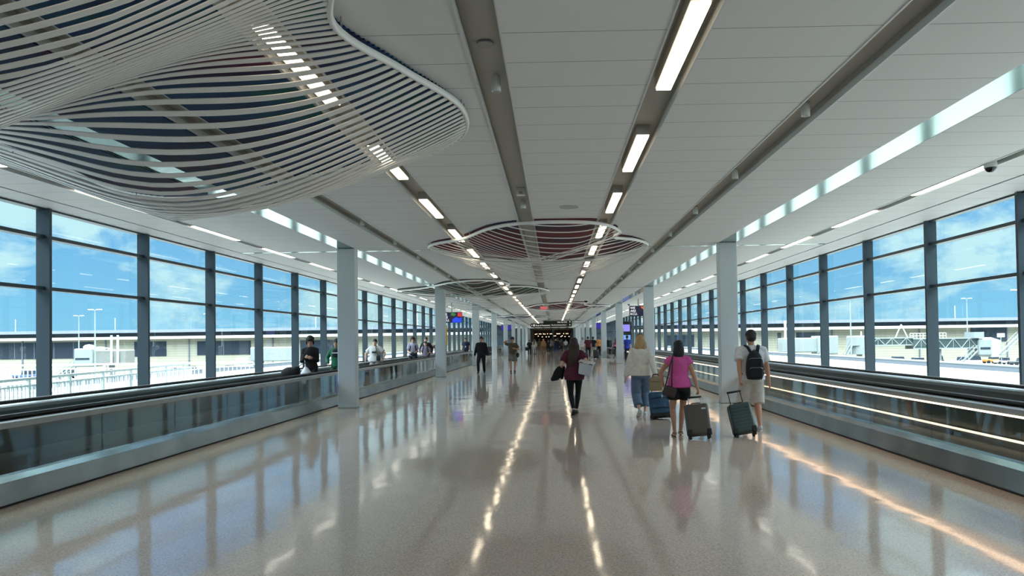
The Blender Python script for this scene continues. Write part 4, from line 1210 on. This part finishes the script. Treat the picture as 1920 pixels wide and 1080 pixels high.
# woman in pink
r, J, T, hp_ = person((2.06, 12.4, 0), R(-4), 1.56, 'person in pink blouse and black shorts walking away beside the brown suitcase',
    dict(rh=(.31, -.10, .72), lh=(-.25, .06, .82), rf=(.02, .10, 0, 0), lf=(-.10, -.08, .0, .1), re=(1, -.3, 0), le=(-1, -.3, 0), rc=.9, lc=.7),
    skin='tan', fem=True, build=1.06, top=('cap', (222, 92, 164), .90, .02, .012), bottom=('shorts', (16, 15, 17), .55, .02), hair=('mid', (20, 16, 16)), shoes=None)
for s in (-1, 1):     # sandals
    an, toe, up = J[s][5], J[s][7], J[s][8]
    sm = MB().tube([an + (-toe * .07 - up * .088), an + (toe * .03 - up * .088), an + (toe * .12 - up * .09), an + (toe * .17 - up * .09)], [(.026, .01), (.036, .012), (.044, .012), (.03, .01)], seg=10, ref=(1, 0, 0)).build('sandal', mat('sandal_brown', (52, 30, 26), .6), r, smooth=True)
    MB().tube([an + (toe * .07 - up * .03) + Vector((a * .04, 0, -.03 if a else 0)) for a in (-1, 0, 1)], .012, seg=6).build('sandal_strap', mat('sandal_brown', (52, 30, 26), .6), sm)
    MB().tube([an + Vector((math.cos(q) * .034, math.sin(q) * .036, -.02)) for q in [i * .6 for i in range(11)]], .008, seg=6).build('ankle_strap', mat('sandal_brown', (52, 30, 26), .6), sm)
bg_ = empty('shoulder_bag', (2.06, 12.4, 0), label='dark brown crossbody bag hanging at the left hip of the person in pink', cat='bag')
mbr = mat('bag_brown', (58, 42, 38), .5)
MB().box(-.11, .11, -.045, .045, 0, .17, M=Matrix.Translation((-.20, -.10, .66)) @ Matrix.Rotation(R(18), 4, 'Y')).build('bag_body', mbr, bg_, bevel=.03, bseg=3)
MB().tube([(-.24, -.10, .84), (-.20, -.135, 1.0), (-.17, -.145, 1.15), (-.13, -.125, 1.27), (-.10, -.06, 1.345), (-.08, .02, 1.33)], (.012, .005), seg=6).build('strap', mbr, bg_, smooth=True)
MB().tube([(-.14, -.11, .80), (-.14, -.145, 1.0), (-.13, -.15, 1.15), (-.12, -.13, 1.25)], (.010, .005), seg=6).build('strap', mbr, bg_, smooth=True)
suitcase((2.30, 11.95, 0), R(16), R(-3), .37, .56, .24, mat('brown_shell', (84, 76, 70), .45, noise_amt=.05, noise_scale=80), 'brown-grey hard suitcase pulled by the person in pink', 'n', htop=.14, roll=R(-4))

# man with backpack
r, J, T, hp_ = person((3.40, 12.95, 0), 0, 1.72, 'person walking away in dark cap, white t-shirt and white shorts with a black backpack',
    dict(rh=(.31, .0, .78), lh=(-.28, -.34, .80), rf=(.12, -.02, .0, 0), lf=(-.09, .14, .0, 0), re=(1, -.6, 0), le=(-1, -.6, 0), rc=.5, lc=.9),
    skin='tan', build=1.22, top=('short', (226, 224, 224), .86, .02), bottom=('shorts', (206, 200, 192), 1.08, .018), hair=('short', (46, 38, 34)), shoes=(180, 178, 176), sole=(220, 220, 218), cap=(58, 54, 52))
bp = empty('backpack', (3.40, 12.95, 0), label='black backpack worn by the person in the white t-shirt', cat='backpack')
mbk = cloth((30, 34, 42))
m = MB().tube([(0, -.20, .90), (0, -.215, 1.0), (0, -.215, 1.15), (0, -.205, 1.27), (0, -.19, 1.345), (0, -.18, 1.375)], [(.13, .07), (.155, .095), (.150, .095), (.125, .085), (.085, .06), (.04, .03)], seg=18, ref=(1, 0, 0))
fused(m, 'main_compartment', mbk, bp, .013, 2)
MB().box(-.105, .105, -.325, -.27, .93, 1.09).build('front_pocket', cloth((22, 24, 30)), bp, bevel=.022, bseg=3)
MB().box(-.09, .09, -.315, -.27, 1.13, 1.25).build('upper_pocket', cloth((22, 24, 30)), bp, bevel=.018, bseg=3)
for z in (1.10, 1.26): MB().tube([(-.11, -.305, z - .02), (-.08, -.315, z), (.08, -.315, z), (.11, -.305, z - .02)], .005, seg=6).build('zip', M_hand, bp)
for s in (-1, 1):
    strap(bp, [(s * .055, -.18, 1.36), (s * .09, -.12, 1.445), (s * .12, -.03, 1.475), (s * .125, .08, 1.43), (s * .13, .135, 1.30), (s * .17, .07, 1.10), (s * .17, -.10, .98)], (.028, .010), mbk, 'shoulder_strap')
MB().tube([(-.03, -.19, 1.375), (0, -.19, 1.40), (.03, -.19, 1.375)], .008, seg=6).build('grab_loop', mbk, bp)
suitcase((3.08, 12.15, 0), R(20), R(-2), .36, .55, .24, mat('green_shell', (54, 74, 72), .45), 'dark green ribbed hard suitcase pulled by the person with the backpack', 'h', htop=.24, roll=R(-9), hmat=M_blk)

# riders on the left walkway, coming towards the viewer
WX = CX - 6.2
FZ = .02
PI_ = math.pi
def rider(x, y, H, label, **kw):
    return person((x, y, FZ), PI_ + kw.pop('turn', 0), H, label, **kw)
r, J, T, hp_ = rider(WX + .05, 20.2, 1.74, 'person in black jacket with hair up, looking at a phone on the left walkway', turn=.25,
    pose=dict(rh=(.10, .28, 1.22), lh=(-.06, .30, 1.20), re=(.35, -.3, -1), le=(-.35, -.3, -1), rc=1.0, lc=1.0, nod=.35, rf=(.1, .0, 0), lf=(-.1, .02, 0)),
    skin='tan', fem=True, build=1.05, top=('long', (24, 20, 22), .86, .02), bottom=('trousers', (26, 24, 28)), hair=('bun', (24, 18, 18)))
ph = empty('mobile_phone', (WX - .05, 19.86, 1.26), label='dark phone held by the person in black on the left walkway', cat='phone')
MB().box(-.036, .036, -.004, .004, -.07, .07).build('phone_body', M_blk, ph, bevel=.003); ph.rotation_euler = (R(-25), 0, 0)
MB().box(-.032, .032, .004, .0055, -.064, .064).build('phone_screen', mat('phone_glass', (20, 22, 28), .1), ph)
b = empty('plastic_bag', (WX + .06, 19.80, .82), label='white plastic carrier bag hanging from the hand of the person with the phone', cat='bag')
m = MB().tube([(0, 0, -.14), (0, 0, -.08), (.01, 0, .02), (.0, 0, .12), (-.01, 0, .17)], [(.12, .08), (.16, .10), (.14, .09), (.07, .05), (.02, .02)], seg=16, ref=(1, 0, 0))
m.tube([(-.01, 0, .16), (-.03, .01, .36)], [.020, .014], seg=8)
fused(m, 'bag_film', mat('plastic_white', (214, 218, 226), .4), b, .014, 3)
b = empty('travel_bag', (WX - .14, 19.2, .02), label='black soft travel bag on wheels beside the person with the phone', cat='bag')
m = MB().box(-.2, .2, -.15, .15, .06, .62).ball((0, 0, .82), (.25, .15, .17), 16).ball((.15, 0, .92), (.12, .1, .09), 12)
fused(m, 'bag_body', cloth((16, 15, 17)), b, .018, 4)
MB().tube([(.08, .1, .8), (.2, .16, 1.02), (.30, .42, 1.10)], .012, seg=8).build('pull_handle', M_blk, b, smooth=True)
for x in (-.14, .14): MB().tube([(x - .02, 0, .045), (x + .02, 0, .045)], .04, seg=12).build('wheel', M_blk, b)
r, J, T, hp_ = rider(WX + .02, 22.8, 1.68, 'person with curly dark hair and green top, half hidden behind the nearest left column', turn=-.1,
    pose=dict(rh=(.24, .10, .96), lh=(-.22, .16, .94), re=(1, -1, 0), le=(-1, -1, 0), rf=(.1, .0, 0), lf=(-.1, .02, 0)),
    skin='tan', build=1.0, top=('long', (22, 96, 66), .86, .022), bottom=('trousers', (30, 70, 52)), hair=('curly', (22, 18, 18)))
m = MB(); ss = [T(0, .004, z) for z in (1.16, 1.26, 1.36, 1.42)]
m.tube(ss, [(.165, .125), (.178, .142), (.17, .132), (.12, .10)], seg=18, ref=(1, 0, 0)); fused(m, 'black_yoke', cloth((20, 20, 22)), r, .014, 2)
MB().box(-.10, .10, .137, .150, 1.27, 1.30).build('white_chest_stripe', cloth((205, 210, 208)), r)
r, J, T, hp_ = rider(WX - .05, 28.0, 1.69, 'person in loose white t-shirt with a dark crossbody bag on the left walkway', turn=-.1,
    pose=dict(rh=(.36, .06, .92), lh=(-.34, .10, .93), re=(1, -.4, 0), le=(-1, -.4, 0), rf=(.1, .0, 0), lf=(-.1, .02, 0)),
    skin='light', fem=True, build=1.15, top=('short', (212, 210, 206), .86, .04, .03), bottom=('trousers', (176, 170, 166)), hair=('short', (26, 20, 20)))
m = MB(); m.box(-.10, -.03, .185, .20, 1.22, 1.25); m.box(-.02, .05, .185, .20, 1.22, 1.25); m.box(-.12, .06, .18, .192, 1.19, 1.22); m.build('shirt_print', cloth((46, 48, 52)), r)
b = empty('crossbody_bag', (WX - .05, 28.0, FZ), PI_ - .1, 'dark crossbody bag on the hip of the person in the white t-shirt on the walkway', 'bag')
MB().box(-.26, -.12, .14, .24, .90, 1.10).build('bag_body', M_blk, b, bevel=.03, bseg=3)
MB().tube([(-.20, .20, 1.08), (-.13, .20, 1.25), (-.08, .15, 1.40), (-.06, .05, 1.47)], (.012, .005), seg=6).build('strap', M_blk, b, smooth=True)
s_ = suitcase((WX - .20, 27.4, .026), 0, PI_, .36, .55, .23, mat('navy_shell', (38, 44, 60), .45), 'dark suitcase standing on the left walkway behind the person in white', 'n', htop=.28)
r, J, T, hp_ = rider(WX + .05, 35.0, 1.78, 'person in lavender t-shirt with a folded jacket over the arm, left walkway', turn=.2,
    pose=dict(rh=(.14, .27, 1.10), lh=(-.14, .28, 1.10), re=(.4, -.6, -1), le=(-.4, -.6, -1), rf=(.1, .0, 0), lf=(-.1, .02, 0)),
    skin='light', fem=True, build=1.08, top=('short', (186, 178, 204), .86, .02), bottom=('trousers', (34, 34, 40)), hair=('bun', (60, 44, 38)), vox=.018)
for s in (-1, 1): strap(r, [(s * .10, -.08, 1.42), (s * .11, .03, 1.50), (s * .12, .13, 1.38), (s * .14, .14, 1.22), (s * .18, .06, 1.08)], (.026, .01), M_blk, 'backpack_strap')
b = empty('folded_jacket', (WX + .02, 34.72, 1.05), label='dark grey jacket folded over the arm of the person in lavender', cat='jacket')
m = MB().ball((.12, 0, .0), (.19, .10, .10), 14).ball((.16, .02, -.14), (.13, .07, .12), 12); fused(m, 'jacket_cloth', cloth((48, 52, 58)), b, .018, 3)
r, J, T, hp_ = rider(WX - .12, 39.6, 1.80, 'tall person in a dark jacket at the back of the pair on the left walkway', turn=.1,
    pose=dict(rh=(.30, .05, .95), lh=(-.28, .10, .98), rf=(.1, .0, 0), lf=(-.1, .02, 0)), skin='light', build=1.1, top=('long', (34, 38, 42), .86, .02), bottom=('trousers', (40, 40, 46)), hair=('short', (84, 70, 60)), vox=.018)
r, J, T, hp_ = rider(WX + .02, 38.6, 1.58, 'shorter person with dark bob and pale purple shirt before the tall jacketed one', turn=.1,
    pose=dict(rh=(.18, .20, 1.0), lh=(-.18, .18, 1.0), re=(.4, -1, -.5), le=(-.4, -1, -.5), rf=(.1, .0, 0), lf=(-.1, .02, 0)), skin='light', fem=True, build=1.0, top=('short', (160, 146, 172), .86, .02), bottom=('trousers', (34, 34, 40)), hair=('bob', (26, 20, 20)), vox=.018)
for s in (-1, 1): strap(r, [(s * .09, -.08, 1.30), (s * .10, .03, 1.38), (s * .11, .12, 1.27), (s * .13, .12, 1.12), (s * .17, .05, .98)], (.024, .01), M_blk, 'backpack_strap')
r, J, T, hp_ = rider(WX + .28, 41.0, 1.66, 'person with arm raised in a plum top at the edge of the second left column', turn=.0,
    pose=dict(rh=(.30, .14, 1.40), lh=(-.24, .16, 1.0), re=(1, -.3, -1), rf=(.1, .0, 0), lf=(-.1, .02, 0)), skin='tan', fem=True, build=1.05, top=('short', (110, 76, 88), .86, .02), bottom=('trousers', (40, 40, 46)), hair=('short', (50, 36, 30)), vox=.018)
r, J, T, hp_ = rider(WX - .1, 57.4, 1.80, 'broad person in navy polo with a lanyard riding the far part of the left walkway',
    pose=dict(rh=(.30, .05, .85), lh=(-.30, .05, .85), rf=(.1, .0, 0), lf=(-.1, .02, 0)), skin='tan', build=1.3, top=('short', (28, 36, 62), .86, .02), bottom=('trousers', (36, 40, 48)), hair=('short', (60, 48, 40)), beard=(60, 48, 40), vox=.02)
MB().tube([(-.05, .12, 1.45), (0, .17, 1.22), (.05, .12, 1.45)], (.008, .003), seg=6).build('lanyard', cloth((210, 212, 220)), r)
MB().box(-.04, .04, .165, .175, 1.10, 1.20).build('badge', M_white, r)

# walkers coming up the hall
person((-3.60, 37.0, 0), PI_ - .05, 1.82, 'person in black shirt and trousers walking towards the viewer, left of the middle',
    dict(rh=(.34, .06, .82), lh=(-.32, .02, .82), rf=(.13, .14, 0), lf=(-.11, -.12, 0), re=(1, -.8, 0), le=(-1, -.8, 0)), skin='tan', build=1.16, top=('long', (18, 18, 20), .86, .02), bottom=('trousers', (20, 20, 23)), hair=('short', (30, 24, 22)), shoes=(18, 18, 20), vox=.015)
r, J, T, hp_ = person((-2.10, 37.8, 0), PI_ + .15, 1.76, 'person in olive top and grey shorts walking up with one hand on the head',
    dict(rh=(.20, .04, 1.62), lh=(-.10, .26, 1.20), re=(1, .2, .2), le=(-1, -.5, -.4), rf=(.10, .16, 0), lf=(-.10, -.12, 0), nod=.15), skin='tan', build=1.02,
    top=('short', (96, 86, 68), .88, .02), bottom=('shorts', (126, 124, 122), .8, .02), hair=('curly', (26, 20, 20)), shoes=(70, 68, 66), vox=.015)
b = empty('waist_bag', (-2.10, 37.8, 0), PI_ + .15, 'small black bag at the hip of the person with a hand on the head', 'bag')
MB().ball((-.25, .06, .86), (.09, .08, .13), 14).build('bag_body', M_blk, b, smooth=True)
MB().tube([(-.24, .12, .96), (-.10, .17, 1.2), (.06, .12, 1.42)], (.012, .005), seg=6).build('strap', M_blk, b, smooth=True)

# group further on, right of the middle
person((2.88, 63.0, 0), 0, 1.84, 'distant person in maroon shirt and black trousers, right of the bin carrier',
    dict(rh=(.30, .0, .86), lh=(-.32, -.05, .84), rf=(.12, .12, 0), lf=(-.10, -.10, 0)), skin='tan', build=1.2, top=('short', (84, 26, 44), .86, .02), bottom=('trousers', (22, 22, 26)), hair=('short', (30, 24, 22)), vox=.02, face=False)
person((2.62, 68.0, 0), 0, 1.80, 'pale-haired person in white shirt and light trousers, left of the one in maroon',
    dict(rf=(.12, .12, 0), lf=(-.10, -.10, 0)), skin='light', build=1.1, top=('short', (214, 214, 214), .86, .02), bottom=('trousers', (170, 164, 158)), hair=('short', (150, 140, 132)), vox=.02, face=False)
person((3.46, 66.0, 0), 0, 1.84, 'distant person in black t-shirt and light shorts beside the upright black suitcase',
    dict(rh=(.34, -.1, .80), rf=(.12, .12, 0), lf=(-.10, -.10, 0)), skin='tan', build=1.05, top=('short', (26, 28, 30), .86, .02), bottom=('shorts', (170, 164, 150), .9, .02), hair=('short', (24, 20, 20)), vox=.02, face=False)
suitcase((3.44, 61.2, 0), R(8), 0, .46, .72, .28, mat('black_shell', (24, 24, 27), .5), 'black suitcase upright beside the column, behind the far group', 'n', htop=.26)
suitcase((2.62, 61.0, 0), R(8), 0, .36, .50, .24, mat('black_shell2', (30, 30, 34), .5), 'small black suitcase at the feet of the person in maroon', 'n', htop=.3)
person((4.22, 70.8, 0), 0, 1.80, 'person in orange t-shirt and black trousers seen between the right columns',
    dict(rf=(.12, .06, 0), lf=(-.10, -.05, 0)), skin='tan', build=1.15, top=('short', (214, 140, 66), .86, .02), bottom=('trousers', (24, 24, 26)), hair=('short', (24, 20, 20)), vox=.02, face=False)
person((5.80, 70.0, FZ), 0, 1.66, 'person in pink top with long dark hair on the far right walkway',
    dict(rf=(.12, .0, 0), lf=(-.10, .0, 0)), skin='tan', fem=True, build=1.1, top=('short', (232, 120, 170), .86, .02), bottom=('trousers', (24, 24, 26)), hair=('long', (24, 18, 18)), vox=.02, face=False)
person((5.42, 73.5, FZ), 0, 1.74, 'grey-haired person in black beside the one in pink on the far right walkway',
    dict(rf=(.12, .0, 0), lf=(-.10, .0, 0)), skin='light', build=1.1, top=('long', (26, 26, 28), .86, .02), bottom=('trousers', (24, 24, 26)), hair=('short', (120, 116, 112)), vox=.02, face=False)
person((5.05, 51.5, 0), -.3, 1.82, 'person in a bright blue shirt partly hidden behind the blonde person',
    dict(rf=(.12, .0, 0), lf=(-.10, .0, 0)), skin='tan', build=1.1, top=('short', (34, 62, 160), .86, .02), bottom=('trousers', (30, 30, 34)), hair=('short', (24, 20, 20)), vox=.02, face=False)
# far crowd: each one a person
crowd = [(-2.3, 78, (28, 28, 32), 'trousers', (24, 24, 28), 'short', (40, 30, 26), 'in dark clothes with a black bag, left end of the far crowd'),
 (-1.95, 84, (206, 200, 190), 'trousers', (196, 190, 182), 'long', (110, 84, 62), 'in white long clothes at the left of the far crowd'),
 (-1.45, 88, (84, 68, 44), 'trousers', (120, 104, 74), 'short', (40, 30, 26), 'in olive and tan clothes in the far crowd'),
 (-.95, 86, (168, 120, 76), 'trousers', (140, 98, 62), 'long', (90, 60, 40), 'in caramel-brown clothes in the far crowd'),
 (-.45, 90, (32, 32, 34), 'trousers', (22, 22, 24), 'short', (30, 24, 22), 'all in black in the centre of the far crowd'),
 (0.0, 94, (120, 118, 122), 'trousers', (60, 58, 62), 'short', (30, 24, 22), 'in a grey top in the centre of the far crowd'),
 (.45, 98, (150, 96, 80), 'trousers', (34, 34, 40), 'long', (60, 40, 30), 'in a dusty rose top in the far crowd'),
 (.60, 84, (30, 30, 40), 'trousers', (36, 44, 92), 'short', (30, 24, 22), 'in dark top and blue trousers in the far crowd'),
 (1.15, 92, (70, 60, 58), 'trousers', (40, 36, 36), 'short', (90, 70, 54), 'in a brown-grey top right of centre in the far crowd'),
 (-1.2, 104, (44, 40, 70), 'trousers', (40, 38, 44), 'short', (30, 24, 22), 'in a violet top deep in the far crowd'),
 (-.2, 110, (60, 30, 34), 'trousers', (30, 28, 30), 'short', (30, 24, 22), 'in a dark red top deep in the far crowd'),
 (.9, 108, (90, 96, 100), 'trousers', (30, 28, 30), 'short', (30, 24, 22), 'in a slate top deep in the far crowd'),
 (1.9, 104, (200, 200, 204), 'trousers', (60, 60, 66), 'short', (30, 24, 22), 'in a pale top hidden near the head of the person in maroon'),
 (-2.5, 112, (34, 34, 36), 'trousers', (30, 28, 30), 'short', (30, 24, 22), 'in black beyond the white-clothed one'),
 (1.5, 116, (44, 44, 46), 'trousers', (30, 28, 30), 'short', (30, 24, 22), 'in charcoal at the right end of the far crowd')]
for i, (x, y, c1, bk, c2, hs, hcol, lab) in enumerate(crowd):
    ph_ = .14 if i % 2 else -.14
    person((x - .25, y, 0), 0 if i % 3 else PI_, 1.62 + .05 * (i % 4), 'small distant person ' + lab,
           dict(rf=(.12, ph_, 0), lf=(-.10, -ph_, 0), rh=(.28, ph_ * -.8, .82), lh=(-.28, ph_ * .8, .82)), skin=('tan', 'light', 'brown')[i % 3], fem=hs == 'long',
           build=1.08, top=('long' if i % 2 else 'short', c1, .86, .02), bottom=(bk, c2), hair=(hs, hcol), vox=.028, face=False, group='distant crowd', detail=0)
b = empty('carried_bag', (-2.75, 77.9, 0), label='black bag carried low by the leftmost person of the far crowd', cat='bag')
MB().box(-.22, .18, -.1, .1, .50, .86).build('bag_body', M_blk, b, bevel=.05, bseg=3)
MB().tube([(-.1, 0, .86), (0, 0, 1.0), (.1, 0, .86)], .015, seg=6).build('bag_handle', M_blk, b)
# seating on the left behind the walkway end
for i, y in enumerate((66.0, 70.5)):
    b = empty('lounge_seat', (-6.2, y, 0), label='black lounge seat past the end of the left walkway, %s one' % ('nearer' if i == 0 else 'farther'), cat='seat', group='lounge seats')
    MB().box(-.7, .7, -.4, .4, .34, .48).build('seat', M_blk, b, bevel=.04)
    MB().box(-.7, .7, .3, .42, .48, 1.05).build('backrest', M_blk, b, bevel=.04)
    for x in (-.6, .6):
        MB().box(x - .03, x + .03, -.35, .35, 0, .34).build('leg', M_steel2, b)
        MB().box(x - .04, x + .04, -.35, .3, .56, .62).build('armrest', M_steel2, b)
